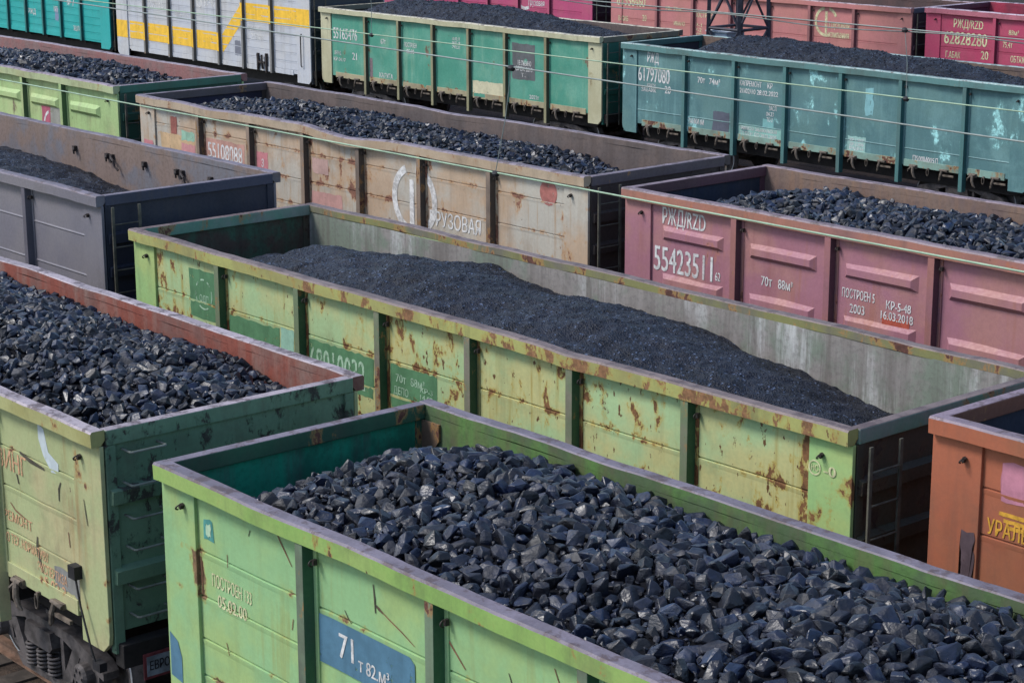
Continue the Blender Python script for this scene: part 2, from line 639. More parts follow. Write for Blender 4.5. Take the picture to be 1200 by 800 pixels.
# --- shared small meshes
def hook_mesh():
    mb = MB()
    mb.box(-.03, .03, -.03, .02, -.05, .05)
    pts = [(0, -.03-.055*math.sin(a), -.01+.055*math.cos(a)) for a in np.linspace(0.2, math.pi-.2, 8)]
    mb.tube(pts, .014, 6)
    return mb.mesh('tie_hook', [M['hook']])
HOOK = hook_mesh()

def latch_mesh(kind):
    mb = MB()
    if kind == 0:      # claw lock: bracket, bolt knuckles and a falling hook
        mb.box(-.16, .12, -.05, .02, -.02, .09)
        mb.tube([(-.15, -.06, .05), (.10, -.06, .05)], .035, 8)
        mb.tube([(-.03, -.07, .06), (.02, -.10, -.02), (.03, -.11, -.14), (.08, -.10, -.25), (.13, -.08, -.30)], [.035, .045, .045, .035, .015], 7)
        mb.tube([(-.06, -.07, .02), (-.15, -.10, -.06), (-.17, -.10, -.12)], [.03, .03, .015], 6)
    elif kind == 1:    # hinge lever
        mb.box(-.10, .20, -.05, .02, 0, .08)
        mb.tube([(-.10, -.06, .06), (.20, -.06, .04)], .03, 8)
        mb.tube([(.0, -.07, .05), (-.03, -.10, -.08), (-.06, -.10, -.22), (-.10, -.09, -.27)], [.035, .04, .035, .012], 7)
        mb.box(-.02, .46, -.09, -.05, -.11, -.06)
    else:              # hanging ring
        pts = []
        for a in np.linspace(0, 2*math.pi, 15)[:-1]:
            pts.append((.045*math.sin(a), -.06, -.07+.10*math.cos(a)))
        pts.append(pts[0])
        mb.tube(pts, .015, 6, cap=False)
        mb.box(-.025, .025, -.055, .02, .0, .05)
    me = mb.mesh('hatch_latch', [M['latch']])
    return me
LATCH = [latch_mesh(k) for k in range(3)]

def lathe(mb, prof, cy_axis, n=28, mi=0, cx=0, cz=0):
    """revolve (y, r) profile round the y axis through (cx, cz)"""
    vs, fs = [], []
    for y, r in prof:
        for k in range(n):
            a = 2*math.pi*k/n
            vs.append((cx+r*math.cos(a), y, cz+r*math.sin(a)))
    for i in range(len(prof)-1):
        for k in range(n):
            k2 = (k+1) % n
            fs.append((i*n+k, i*n+k2, (i+1)*n+k2, (i+1)*n+k))
    mb.add(vs, fs, mi)

def wheelset_mesh():
    mb = MB()
    for s in (-1, 1):
        p = [(.02, .06), (.03, .12), (.01, .36), (-.01, .40), (-.01, .475), (.095, .485), (.10, .505), (.125, .505), (.135, .46), (.13, .40), (.09, .36), (.07, .12), (.075, .06)]
        p = [(s*(.855-y), r) for y, r in p]
        q = [a for a in p]
        lathe(mb, q, 0, 32, 0, 0, .475)
        lathe(mb, [(s*.871, .479), (s*.873, .449)], 0, 40, 1, 0, .475)
    mb.tube([(0, -1.12, .475), (0, 1.12, .475)], .075, 12)
    return mb.mesh('wheelset', [M['bogie'], M['wheel_rim']], True)
WHEELSET = wheelset_mesh()

def sideframe_mesh():
    mb = MB()
    y0, y1 = -.09, .09
    mb.prism([(-1.25, .58), (-1.15, .66), (-.62, .80), (.62, .80), (1.15, .66), (1.25, .58), (1.25, .50), (.70, .62), (.40, .70), (-.40, .70), (-.70, .62), (-1.25, .50)], y0, y1)
    for s in (-1, 1):
        mb.prism([(s*.78, .64), (s*.62, .66), (s*.36, .22), (s*.52, .18)], y0+.01, y1-.01)
        mb.prism([(s*.40, .71), (s*.34, .71), (s*.34, .20), (s*.42, .20)], y0+.02, y1-.02)
        mb.prism([(s*.74, .60), (s*.70, .36), (s*1.12, .36), (s*1.14, .60)], y0+.015, y1-.015)
        lathe(mb, [(-.20, .001), (-.20, .10), (-.17, .13), (-.05, .135)], 0, 18, 0, s*.925, .475)
        for a in range(6):
            an = a*math.pi/3
            cx, cz = s*.925+.075*math.cos(an), .475+.075*math.sin(an)
            mb.box(cx-.015, cx+.015, -.215, -.195, cz-.015, cz+.015)
    mb.prism([(-.56, .26), (-.44, .15), (.44, .15), (.56, .26), (.40, .225), (-.40, .225)], y0-.03, y1+.03)
    return mb.mesh('side_frame', [M['bogie']])
SIDEFRAME = sideframe_mesh()

def spring_mesh():
    mb = MB()
    n = 5.5
    pts = []
    for i in range(int(n*14)+1):
        a = 2*math.pi*i/14
        pts.append((.075*math.cos(a), .075*math.sin(a), .015+.24*i/(n*14)))
    mb.tube(pts, .017, 6)
    return mb.mesh('spring', [M['bogie']], True)
SPRING = spring_mesh()

def bolster_mesh():
    mb = MB()
    mb.prism([(-.24, .50), (-.30, .56), (-.26, .72), (.26, .72), (.30, .56), (.24, .50)], -1.17, 1.17)
    mb.box(-.2, .2, -.25, .25, .721, .90)
    mb.box(-.12, .12, -1.0, -.75, .721, .84); mb.box(-.12, .12, .75, 1.0, .721, .84)
    return mb.mesh('bolster', [M['bogie']])
BOLSTER = bolster_mesh()

def coupler_mesh():
    mb = MB()
    mb.tube([(0, 0, 1.0), (.42, 0, 1.0)], .08, 10)
    mb.prism([(.36, .86), (.62, .86), (.70, .94), (.70, 1.12), (.36, 1.14)], -.20, .06)
    mb.prism([(.36, .88), (.74, .90), (.80, .97), (.70, 1.10), (.36, 1.10)], .075, .24)
    mb.box(.0, .06, -.26, .26, .80, 1.20)
    return mb.mesh('coupler', [M['under']])
COUPLER = coupler_mesh()
def hose_mesh():
    mb = MB()
    mb.tube([(0, -.35, 1.0), (.12, -.36, 1.0), (.22, -.37, .94), (.27, -.36, .82), (.28, -.32, .70), (.33, -.24, .60), (.42, -.16, .58), (.52, -.12, .64)], .028, 8)
    mb.box(-.02, .08, -.39, -.31, .97, 1.06)
    mb.box(.47, .57, -.16, -.08, .62, .70)
    return mb.mesh('brake_hose', [M['dark']], True)
HOSE = hose_mesh()

def bogie(wk, x):
    b = put('bogie', BOLSTER, wk['root'], (x, 0, 0))
    for s in (-1, 1):
        put('wheelset', WHEELSET, b, (s*.925, 0, 0))
        put('side_frame', SIDEFRAME, b, (0, s*1.02, 0), (0, 0, 0 if s < 0 else math.pi))
        for k in (-.235, 0, .235):
            put('spring', SPRING, b, (k, s*1.10, .225), (0, 0, k*9))
            put('spring', SPRING, b, (k*.98, s*.93, .225), (0, 0, k*7))

def wagon(key, label, x0, y, z, L=LW, seed=1.0, body=None, rail=None, post=None, postshade=None, corner=None, inn=None, inn_end=None,
          endm=None, endrail=None, top=None, lip=None, seams=(-.70, -1.12, -1.52, -1.87), beads=(), ribs=None, amp=.018, hb=2.08, endribs=(-.62, -1.15, -1.72), knocks=(),
          posts=None, flange=None, latches=False, ladder=True, hooks=True, sillm=None, gusset=None, rungs=False, corner_w=.53, plen=2.52, name='coal_wagon'):
    global POSTS
    wk = dict(key=key, z=z, L=L, seed=seed, seams=list(seams), beads=list(beads), ribs=ribs, amp=amp, hb=hb, endribs=endribs, knocks=knocks, cw=corner_w)
    root = empty(name, (x0, y, 0), label, 'freight wagon', 'open freight wagons on the yard tracks')
    wk['root'] = root
    POSTS = posts or [.53+(L-1.06+.02)/7*k*1.0 for k in range(8)]
    wk['posts'] = POSTS
    rail = rail or body; post = post or body; corner = corner or body; endrail = endrail or endm
    lip = lip or inn; inn_end = inn_end or inn
    for s in (-1, 1):
        side_mesh(wk, s).build('side_wall', [body, inn], root, True, sharp=11)
        rail_mesh(wk, s).build('top_rail', [rail, top, lip], root)
        # intermediate posts: hat sections standing on the sheet, reaching below it
        for i, px in enumerate(POSTS[1:-1]):
            mb = MB()
            zt, zb = z-.157, z-plen
            yo, yi = YO-.006, YP-.012
            w0, w1 = .052, .075
            v = []
            for zz in (zb, zt):
                k = 1.0
                yy = yo if zz == zt else yo
                v += [(px-w1, s*yi, zz), (px-w0, s*yy, zz), (px+w0, s*yy, zz), (px+w1, s*yi, zz)]
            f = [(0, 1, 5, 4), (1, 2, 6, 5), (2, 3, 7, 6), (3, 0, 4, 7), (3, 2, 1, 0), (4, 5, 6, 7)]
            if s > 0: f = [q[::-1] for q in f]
            mb.add(v, f, [0, 0, 1, 0, 0, 0])  # right face gets the darker material, shade put into its colour
            # weld flange on the sheet beside the post
            mb.box(px-.115, px-.05, s*(YP-.010), s*(YP+.014), max(zb+.02, z-hb-.02), zt, 2)
            mb.box(px+.05, px+.115, s*(YP-.010), s*(YP+.014), max(zb+.02, z-hb-.02), zt, 2)
            po = mb.build('side_post', [post, postshade or post, flange or body], root, bevel=.005)
            if hooks and s < 0:
                put('tie_hook', HOOK, po, (px+.125, -(YP+.035), z-.30), (0, 0, 0), (.45, .7, .5))
        # wide corner plates
        for e in (0, 1):
            xa, xb = (.0, corner_w) if e == 0 else (L-corner_w, L)
            zb = z-hb-.26
            ins = .10
            if e == 0: poly = [(xa, z-.158), (xb, z-.158), (xb, zb), (xa+.13, zb), (xa+.02, zb+.10), (xa, zb+.2)]
            else: poly = [(xa, z-.158), (xb, z-.158), (xb, zb+.2), (xb-.02, zb+.10), (xb-.13, zb), (xa, zb)]
            mb = MB()
            ya, yb = sorted((s*(YP-.010), s*(YP+.035)))
            mb.prism(poly, ya, yb)
            co = mb.build('corner_plate', [corner], root, bevel=.006)
            if s < 0 and hooks:
                put('tie_hook', HOOK, co, (.36 if e == 0 else L-.36, -(YP+.055), z-.33), (0, .5, 0), (.5, .7, .5))
        # bottom sill strip along the side
        mb = MB()
        ya, yb = sorted((s*(YP-.06), s*(YP+.018)))
        for k in range(7):
            mb.box(POSTS[k]+.12, POSTS[k+1]-.12, ya, yb, z-hb-.05, z-hb+.11)
        mb.build('side_sill', [sillm or body], root, bevel=.004)
    for e in (0, 1):
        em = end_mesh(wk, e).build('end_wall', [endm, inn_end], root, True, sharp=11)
        xa, xb = (-.02, .105) if e == 0 else (L-.105, L+.02)
        mb = MB()
        mb.box(xa, xb, -YI+.002, YI-.002, z-.16, z-.006, 0, 1)
        mb.build('end_rail', [endrail, top], root, bevel=.012)
        for s in (-1, 1):
            mb = MB()
            ya, yb = sorted((s*(YI-.10), s*(YP-.022)))
            xc, xd = (.0-.01, .075) if e == 0 else (L-.075, L+.01)
            mb.box(xc, xd, ya, yb, z-hb-.26, z-.162)
            mb.build('corner_post', [endm], root, bevel=.006)
        put('coupler', COUPLER, root, (L if e else 0, 0, .04), (0, 0, 0 if e else math.pi))
        put('brake_hose', HOSE, root, (L if e else 0, 0, .0), (0, 0, 0 if e else math.pi))
        mb = MB()
        xe0, xe1 = (-.10, .06) if e == 0 else (L-.06, L+.10)
        mb.box(xe0, xe1, -1.40, 1.40, 1.02, 1.26)
        mb.build('end_beam', [M['under']], root, bevel=.01)
    if ladder:
        mb = MB()
        xl = L+.12
        ya, yb = -1.37, -.94
        if not rungs:
            for yy in (ya, yb):
                mb.box(xl-.012, xl+.012, yy-.022, yy+.022, z-hb-.30, z-.165)
            lo = mb.build('ladder', [plain('ladder steel '+key, lin('#565349'), .6, seed)], root, bevel=.004)
            for k in range(6):
                zz = z-.42-.33*k
                q = MB(); q.tube([(xl, ya+.02, zz), (xl, yb-.02, zz)], .011, 6)
                q.build('rung', [lo.data.materials[0]], lo)
        else:
            mt = plain('grab rung steel '+key, lin('#6a6f68'), .5, seed)
            for k, zz in enumerate((-.225, -.55, -.875, -1.185, -1.575, -1.86)):
                q = MB()
                q.tube([(L-.02, -1.24, z+zz), (xl+.02, -1.24, z+zz), (xl+.03, -1.22, z+zz), (xl+.03, -.88, z+zz), (xl+.02, -.86, z+zz), (L-.02, -.86, z+zz)], .012, 6)
                q.build('grab_rung', [mt], root)
    mb = MB()
    mb.box(.06, L-.06, -YI+.003, YI-.003, z-hb-.01, z-hb+.05)
    mb.build('floor', [inn], root)
    mb = MB()
    mb.box(.1, L-.1, -.28, .28, 1.0, z-hb-.015)
    mb.box(.5, L-.5, -1.15, 1.15, z-hb-.42, z-hb-.018)
    for px in POSTS[1:-1]:
        mb.prism([(px-.05, 1.04), (px+.05, 1.04), (px+.05, z-hb-.022), (px-.05, z-hb-.022)], -YP+.06, YP-.06)
    mb.tube([(L/2-2, .45, .95), (L/2-.6, .45, .95)], .16, 12)
    mb.tube([(L/2+.2, -.55, .92), (L/2+1.4, -.55, .92)], .2, 12)
    mb.tube([(1, -.6, 1.0), (L-1, -.6, 1.0)], .03, 6)
    mb.build('underframe', [M['under']], root)
    for bx in (L/2-4.325, L/2+4.325):
        bogie(wk, bx)
    if latches:
        for k in range(7):
            a, b = POSTS[k], POSTS[k+1]
            w = b-a
            zz = z-hb-.06
            for kk, fx in ((0, .24), (2, .47), (1, .70)):
                put('hatch_latch', LATCH[kk], root, (a+w*fx, -(YP+.012), zz), (0, 0, 0), (.72, .8, .78))
    if gusset:
        mb = MB()
        mb.prism([(.06, z-.165), (.34, z-.165), (.34, z-.33), (.12, z-.60), (.06, z-.60)], YI-.03, YI-.006)
        mb.build('corner_gusset', [gusset], root)
    return wk

def use(wk):
    global POSTS
    POSTS = wk['posts']

# ------------------------------------------------------------------ coal
def coal_mat(name, fine=False, k=1.0):
    t = NT(name)
    geo = t.n('ShaderNodeNewGeometry')
    co = geo.outputs['Position']
    oi = t.n('ShaderNodeObjectInfo')
    rnd = t.math('FRACT', t.math('ADD', geo.outputs['Random Per Island'], oi.outputs['Random']), 0)
    if fine:
        n = t.noise(co, 1.6, 6, .7)
        c = t.mix(t.ramp(n, .35, .65), lin('#080b14', k), lin('#0e1322', k))
        vo = t.n('ShaderNodeTexVoronoi'); vo.inputs['Scale'].default_value = 46
        t.l(co, vo.inputs['Vector'])
        sp = t.n('ShaderNodeSeparateColor'); t.l(vo.outputs['Color'], sp.inputs[0])
        c = t.mix(t.ramp(sp.outputs[0], .55, 1.0, 0, .4), c, lin('#1a2339', k))
        c = t.mix(t.ramp(sp.outputs[1],   .95, .98, 0, .7), c, lin('#5a6a86', k))  # sparkle of the grains painted in as a few pale cells
        c = t.mix(t.ramp(rnd, .6, 1.0, 0, .5), c, lin('#252c3d', k))
        nb = t.bump(vo.outputs['Distance'], .9, .02)
        nb = t.bump(t.noise(co, 9, 5, .7), .7, .05, nb)
        return t.out(c, .55, nb, 0, .4)
    cr = t.n('ShaderNodeValToRGB')
    e = cr.color_ramp.elements
    e[0].position = 0; e[0].color = (*lin('#0a0c13', k), 1)
    e[1].position = 1; e[1].color = (*lin('#252c40', k), 1)
    for p, h in ((.25, '#0f1320'), (.5, '#131828'), (.68, '#141f3a'), (.72, '#171722'), (.85, '#1b2134'), (.93, '#172844')):
        q = e.new(p); q.color = (*lin(h, k), 1)
    t.l(rnd, cr.inputs[0])
    n = t.noise(co, 9, 5, .6)
    c = t.mix(t.ramp(n, .35, .65, 0, .6), cr.outputs[0], lin('#0b0c10', k))
    nb = t.bump(t.noise(co, 10, 3, .5), .55, .03)
    nb = t.bump(t.noise(t.mapz(co, 3.4), 20, 2, .5), .28, .012, nb)
    r_ = t.ramp(t.noise(co, 4, 3), .38, .62, .36, .62)
    return t.out(c, r_, nb, 0, .55)
COAL = coal_mat('black lump coal')
FINE = coal_mat('black fine coal', True)
BASE = plain('dark coal bed', lin('#101116'), .9, 4, .3, .1)

rng = np.random.default_rng(7)
def hull(seed, npts, bevel, flat=.75):
    r_ = random.Random(seed)
    bm = bmesh.new()
    for i in range(npts):
        while True:
            p = Vector((r_.uniform(-1, 1), r_.uniform(-1, 1), r_.uniform(-1, 1)))
            q = max(abs(p.x), abs(p.y), abs(p.z))
            if (abs(p.x)**3.2+abs(p.y)**3.2+abs(p.z)**3.2)**(1/3.2) <= 1.0 and q > .72: break
        p = p*(.9+.12*r_.random())
        bm.verts.new((p.x, p.y*r_.choice((.85, .95)), p.z*flat))
    res = bmesh.ops.convex_hull(bm, input=bm.verts)
    bmesh.ops.delete(bm, geom=[v for v in bm.verts if not v.link_faces], context='VERTS')
    bmesh.ops.dissolve_limit(bm, angle_limit=R(14), verts=bm.verts, edges=bm.edges)
    if bevel:
        bmesh.ops.bevel(bm, geom=list(bm.edges), offset=bevel, segments=1, affect='EDGES', clamp_overlap=True)
        bmesh.ops.triangulate(bm, faces=bm.faces)
        bmesh.ops.subdivide_edges(bm, edges=[e for e in bm.edges if e.calc_length() > .5], cuts=1)
        for v in bm.verts:
            n = noise.noise(v.co*2.3+Vector((seed, 0, 0)))
            v.co += v.co.normalized()*n*.05
    bmesh.ops.triangulate(bm, faces=bm.faces)
    bm.normal_update()
    v = np.array([v.co[:] for v in bm.verts]); f = np.array([[q.index for q in p.verts] for p in bm.faces])
    bm.verts.index_update()
    f = np.array([[q.index for q in p.verts] for p in bm.faces])
    bm.free()
    v -= v.mean(0)
    v /= np.abs(v).max()
    return v, f
LUMPS = [hull(i, 15+i % 9, .06, .62+.3*((i*37) % 10)/10) for i in range(26)]
SMALL = [hull(100+i, 13+i % 5, 0, .7) for i in range(16)]
GRIT = [hull(200+i, 7, 0, .8) for i in range(8)]

def tri_object(name, V, Fc, mats, mi, root_loc, label=None, cat='coal', kind='stuff', flat=True):
    me = bpy.data.meshes.new(name)
    me.vertices.add(len(V)); me.vertices.foreach_set('co', V.astype(np.float32).ravel())
    n = len(Fc)
    me.loops.add(n*3); me.loops.foreach_set('vertex_index', Fc.astype(np.int32).ravel())
    me.polygons.add(n)
    me.polygons.foreach_set('loop_start', np.arange(0, n*3, 3, dtype=np.int32))
    me.polygons.foreach_set('material_index', mi.astype(np.int32))
    for m in mats: me.materials.append(m)
    me.update(calc_edges=True)
    me.validate()
    me.polygons.foreach_set('use_smooth', np.zeros(n, bool))
    o = bpy.data.objects.new(name, me)
    COL.objects.link(o)
    o.location = root_loc
    tag(o, label, cat, None, kind)
    return o

def heap_grid(h, x0, x1, dx, dy, off=0.0):
    xs = np.arange(x0, x1+dx*.5, dx); ys = np.linspace(-1.405, 1.405, int(2.81/dy)+1)
    V = np.array([(x, y, h(x, y)+off) for x in xs for y in ys])
    ny = len(ys)
    a = (np.arange(len(xs)-1)[:, None]*ny+np.arange(ny-1)[None, :]).ravel()
    Fc = np.concatenate([np.stack([a, a+ny, a+ny+1], 1), np.stack([a, a+ny+1, a+1], 1)])
    return V, Fc

def rand_rot(r_):
    ax = Vector((r_.gauss(0, 1), r_.gauss(0, 1), r_.gauss(0, 1))).normalized()
    return Matrix.Rotation(r_.uniform(0, 6.28), 3, ax)

def pack(h, x0, x1, rmin, rmax, n, power, seed, tight=.74):
    r_ = random.Random(seed)
    rs = sorted([rmin+(rmax-rmin)*r_.random()**power for _ in range(n)], reverse=True)
    cell = rmax*2
    grid = {}
    out = []
    for r in rs:
        for _ in range(5):
            x = r_.uniform(x0+r*.8, x1-r*.8); y = r_.uniform(-1.40+r*.8, 1.40-r*.8)
            ci, cj = int(x/cell), int(y/cell+50)
            ok = True
            for i in (-1, 0, 1):
                for j in (-1, 0, 1):
                    for (px, py, pr) in grid.get((ci+i, cj+j), ()):
                        if (px-x)**2+(py-y)**2 < (tight*(pr+r))**2: ok = False; break
                    if not ok: break
                if not ok: break
            if ok:
                grid.setdefault((ci, cj), []).append((x, y, r))
                out.append((x, y, h(x, y)-r*.18+r_.uniform(-.25, .25)*r, r))
                break
    return out

def interp(pts):
    xs = [p[0] for p in pts]; zs = [p[1] for p in pts]
    def f(x):
        if x <= xs[0]: return zs[0]
        for i in range(len(xs)-1):
            if x <= xs[i+1]:
                k = (x-xs[i])/(xs[i+1]-xs[i]); k = k*k*(3-2*k)*.5+k*.5
                return zs[i]+(zs[i+1]-zs[i])*k
        return zs[-1]
    return f

singles = []
def lump_load(wk, base, prof, crown, rmin, rmax, n, power, seed, label, x0=.08, x1=None, tilt=None, fine_lumps=False, single=False):
    x1 = x1 or wk['L']-.08
    f = interp(prof)
    def h(x, y):
        v = f(x)+crown*(1-(y/1.42)**2)
        v += .10*noise.noise(Vector((x*.8, y*.9, seed)))+.05*noise.noise(Vector((x*2.1, y*2.1, seed+4)))
        if tilt: v += tilt(x, y)
        return v
    loc = wk['root'].location
    V, Fc = heap_grid(h, x0, x1, .10, .10, -rmin*1.1)
    Vs, Fs, ms = [V], [Fc], [np.ones(len(Fc))]
    nv = len(V)
    lumps = pack(h, x0, x1, rmin, rmax, n, power, seed)
    lib = SMALL if fine_lumps else LUMPS
    r_ = random.Random(seed+1)
    for (x, y, z, r) in lumps:
        li = r_.randrange(len(lib))
        m = rand_rot(r_)
        sc = Vector((r*r_.uniform(1.0, 1.42), r*r_.uniform(.85, 1.15), r*r_.uniform(.75, 1.1)))
        item = (li, m, sc, Vector((x, y, z)))
        if single:
            wp = loc+item[3]
            singles.append((r/(wp-CAM).length, wp, item, wk['key']))
            continue
        v, fc = lib[li]
        w = (v*np.array(sc[:]))@np.array(m).T+np.array((x, y, z))
        Vs.append(w); Fs.append(fc+nv); ms.append(np.zeros(len(fc))); nv += len(w)
    # a scatter of small pieces between the lumps
    nsm = int(len(lumps)*.9)
    for _ in range(nsm):
        r = rmin*r_.uniform(.25, .75)
        x, y = r_.uniform(x0, x1), r_.uniform(-1.38, 1.38)
        v, fc = SMALL[r_.randrange(len(SMALL))]
        m = rand_rot(r_)
        w = (v*r)@np.array(m).T+np.array((x, y, h(x, y)+r_.uniform(-.4, .35)*rmin))
        Vs.append(w); Fs.append(fc+nv); ms.append(np.zeros(len(fc))); nv += len(w)
    wk['heap'] = (Vs, Fs, ms, nv, label)
    if not single:
        tri_object('coal_heap', np.concatenate(Vs), np.concatenate(Fs), [COAL, BASE], np.concatenate(ms), loc, label)

def finish_singles(wks):
    """the 300 lumps that show largest are things of their own; the rest join the heap they lie in"""
    from bpy_extras.object_utils import world_to_camera_view
    S.render.resolution_x, S.render.resolution_y = 1024, 682
    bpy.context.view_layer.update()
    S_ = []
    for size, wp, item, key in singles:
        c = world_to_camera_view(S, cam, wp)
        inside = 0.01 < c.x < .99 and 0.01 < c.y < .99
        # hidden behind the near rail of its wagon?
        wk = wks[key]
        t = (wk['root'].location.y-YI-CAM.y)/(wp.y-CAM.y)
        zr = CAM.z+(wp.z-CAM.z)*t
        if zr < wk['z']+.03: inside = False
        S_.append((size if inside else 0, wp, item, key))
    S_.sort(key=lambda q: -q[0])
    meshes = []
    for v, fc in LUMPS:
        me = bpy.data.meshes.new('coal_lump')
        me.from_pydata(v.tolist(), [], fc.tolist())
        me.materials.append(COAL)
        meshes.append(me)
    lab = {'A': 'large black coal lump lying on the heap in the nearest light green wagon',
           'B': 'large black coal lump lying on the heap in the olive wagon at left'}
    for i, (size, wp, item, key) in enumerate(S_):
        li, m, sc, p = item
        if i < 300 and size > 0:
            o = bpy.data.objects.new('coal_lump', meshes[li])
            COL.objects.link(o)
            o.matrix_world = Matrix.Translation(wp) @ m.to_4x4() @ Matrix.Diagonal((*sc, 1))
            tag(o, lab[key], 'coal lump', 'coal lumps on the nearest heap' if key == 'A' else 'coal lumps on the heap at the left edge')
        else:
            wk = wks[key]
            Vs, Fs, ms, nv, label = wk['heap']
            v, fc = LUMPS[li]
            w = (v*np.array(sc[:]))@np.array(m).T+np.array(p[:])
            Vs.append(w); Fs.append(fc+nv); ms.append(np.zeros(len(fc)))
            wk['heap'] = (Vs, Fs, ms, nv+len(w), label)
    for wk in wks.values():
        Vs, Fs, ms, nv, label = wk['heap']
        tri_object('coal_heap', np.concatenate(Vs), np.concatenate(Fs), [COAL, BASE], np.concatenate(ms), wk['root'].location, label)

def fine_load(wk, prof, crown, seed, label, step=.035, x0=.08, x1=None, grit=6000, ridge=0.0, clod=.06, tilt=None, gr=(.006, .013), pw=2.0):
    x1 = x1 or wk['L']-.08
    f = interp(prof)
    def h(x, y):
        v = f(x)+crown*(1-abs((y-ridge)/(1.42+abs(ridge)))**pw)
        v += .055*noise.noise(Vector((x*.6, y*.7, seed)))+clod*noise.noise(Vector((x*1.8, y*1.8, seed+4)))
        v += .034*noise.noise(Vector((x*4.5, y*4.5, seed)))+.020*noise.noise(Vector((x*11, y*11, seed)))+.5*clod*max(0, noise.noise(Vector((x*2.6+9, y*2.2, seed+8))))
        if tilt: v += tilt(x, y)
        return v
    V, Fc = heap_grid(h, x0, x1, step, step)
    Vs, Fs = [V], [Fc]
    nv = len(V)
    r_ = random.Random(seed)
    for _ in range(grit):
        r = gr[0]+(gr[1]-gr[0])*r_.random()**3
        x, y = r_.uniform(x0, x1), r_.uniform(-1.39, 1.39)
        v, fc = GRIT[r_.randrange(len(GRIT))]
        w = (v*r)@np.array(rand_rot(r_)).T+np.array((x, y, h(x, y)+r*.3))
        Vs.append(w); Fs.append(fc+nv); nv += len(w)
    V = np.concatenate(Vs); Fc = np.concatenate(Fs)
    tri_object('coal_heap', V, Fc, [FINE], np.zeros(len(Fc)), wk['root'].location, label)

# ------------------------------------------------------------------ the wagons
worn_lav = worn('worn dusty rail top', lin('#635c66'), 1)
worn_brown = worn('worn brown rail top', lin('#625552'), 4)
worn_pale = worn('worn pale rail top', lin('#9b9aa3'), 6)
WK = {}

# A, nearest: light green
FP = [.6, 2.18, 3.88, 5.58, 7.2, 8.87, 10.64, 12.33]
DP = [.6, 2.2, 4.01, 5.67, 7.35, 9.05, 10.76, 12.35]
KP = [.6, 2.36, 4.02, 5.66, 7.31, 8.93, 10.67, 12.35]
LP = [.6, 2.31, 4.04, 5.74, 7.5, 9.29, 11.1, 12.35]
A = WK['A'] = wagon('A', 'nearest light green wagon with a blue panel reading 71, full of coal lumps', 1.9489, TY[0], 3.362, seed=1.3,
    body=paint('light green wagon paint', lin('#8cb480'), lin('#9bb474'), 1.3, rust=.715, run=.45, zs=[3.212, 2.662, 2.242, 1.842, 1.492], xs=[.53+1.69*k for k in range(8)], edge=.10, rustc=lin('#5f4a34'), halo=lin('#9a9a5a'), streak=.25, speck=.745, grime=.22, dirt=lin('#5e6a48')),
    rail=paint('green rail paint', lin('#86a95a'), lin('#93ac62'), 2.1, rust=.68, chipscale=3.5, grime=.35),
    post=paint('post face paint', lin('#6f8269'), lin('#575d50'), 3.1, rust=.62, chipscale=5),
    postshade=paint('shaded green post side', lin('#2f5a3c'), lin('#274b35'), 4.1, rust=.70, grime=.3),  # shade painted on the right faces of the posts
    inn=inner('scraped green inside', lin('#56793f'), lin('#4d5f42'), lin('#5d5040'), 3, .5),
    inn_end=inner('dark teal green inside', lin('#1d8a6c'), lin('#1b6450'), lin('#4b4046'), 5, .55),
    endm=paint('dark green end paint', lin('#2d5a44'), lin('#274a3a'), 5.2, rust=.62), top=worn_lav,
    gusset=paint('brown gusset', lin('#6d5b4b'), lin('#5b4a40'), 6, rust=.6), knocks=[(5.1, .10, -.012, -.012, -1), (8, .3, -.02, .015, -1)])
lettering(A, 'ПОСТРОЕН 133', .72, -.98, .115, 'cream', width=.62)
lettering(A, '05.02.00', .80, -1.15, .115, 'cream', width=.46)
blue = field('blue grey paint panel', lin('#50758a'), .6, 21, .12)
patch(A, 1.0, 1, 1, 1, blue, seed=1, label='blue capacity panel', off=.0075, poly=[(2.26, -.745), (2.9, -.742), (3.54, -.745), (3.60, -.79), (3.61, -1.18), (2.9, -1.165), (2.27, -1.16)])
lettering(A, '71', 2.60, -1.04, .21, 'bold_white', width=.20, off=.011)
lettering(A, 'т 82.м³', 2.86, -1.08, .115, 'bold_white', width=.42, off=.011)
patch(A, .04, .17, -2.04, -1.62, blue, seed=2, poly=[(.03, -1.60), (.16, -1.66), (.22, -1.80), (.22, -2.05), (.03, -2.02)] , label='blue paint splash')
patch(A, .63, .77, -.57, -.38, field('teal chalk paint', lin('#4f8f88'), .7, 3, .2), seed=3)
patch(A, .665, .735, -.53, -.42, field('pale chalk paint', lin('#a9c3a4'), .7, 3, .2), seed=4, off=.0058)

scr = plain('rusty scrape', lin('#755540'), .8, 60, .3); scd = plain('dark scrape', lin('#4a463a'), .8, 61, .3)
for pts, w, mt in (
    ([(3.09, -.28), (3.10, -.40), (3.10, -.52)], .03, scd), ([(3.13, -.46), (3.28, -.52), (3.45, -.58), (3.60, -.64)], .020, scr), ([(3.11, -.45), (3.15, -.47), (3.20, -.49)], .045, scd),
    ([(1.74, -.20), (1.79, -.27), (1.86, -.35), (1.95, -.46)], .025, scr), ([(3.93, -.38), (4.03, -.47), (4.21, -.63)], .03, scr), ([(2.68, -.62), (2.72, -.67), (2.77, -.71)], .018, scd),
    ([(.56, -.75), (.57, -.9), (.56, -1.1)], .025, scr), ([(1.36, -.3), (1.33, -.36)], .018, scd), ([(.98, -.62), (.98, -.74)], .02, scr), ([(4.7, -.5), (4.75, -.62), (4.74, -.7)], .02, scd), ([(5.2, -.3), (5.3, -.5), (5.45, -.6)], .022, scr),
    ([(1.95, -.92), (1.93, -1.02)], .02, scr), ([(.92, -1.45), (.96, -1.56)], .02, scr)):
    scratch(A, pts, w, mt)
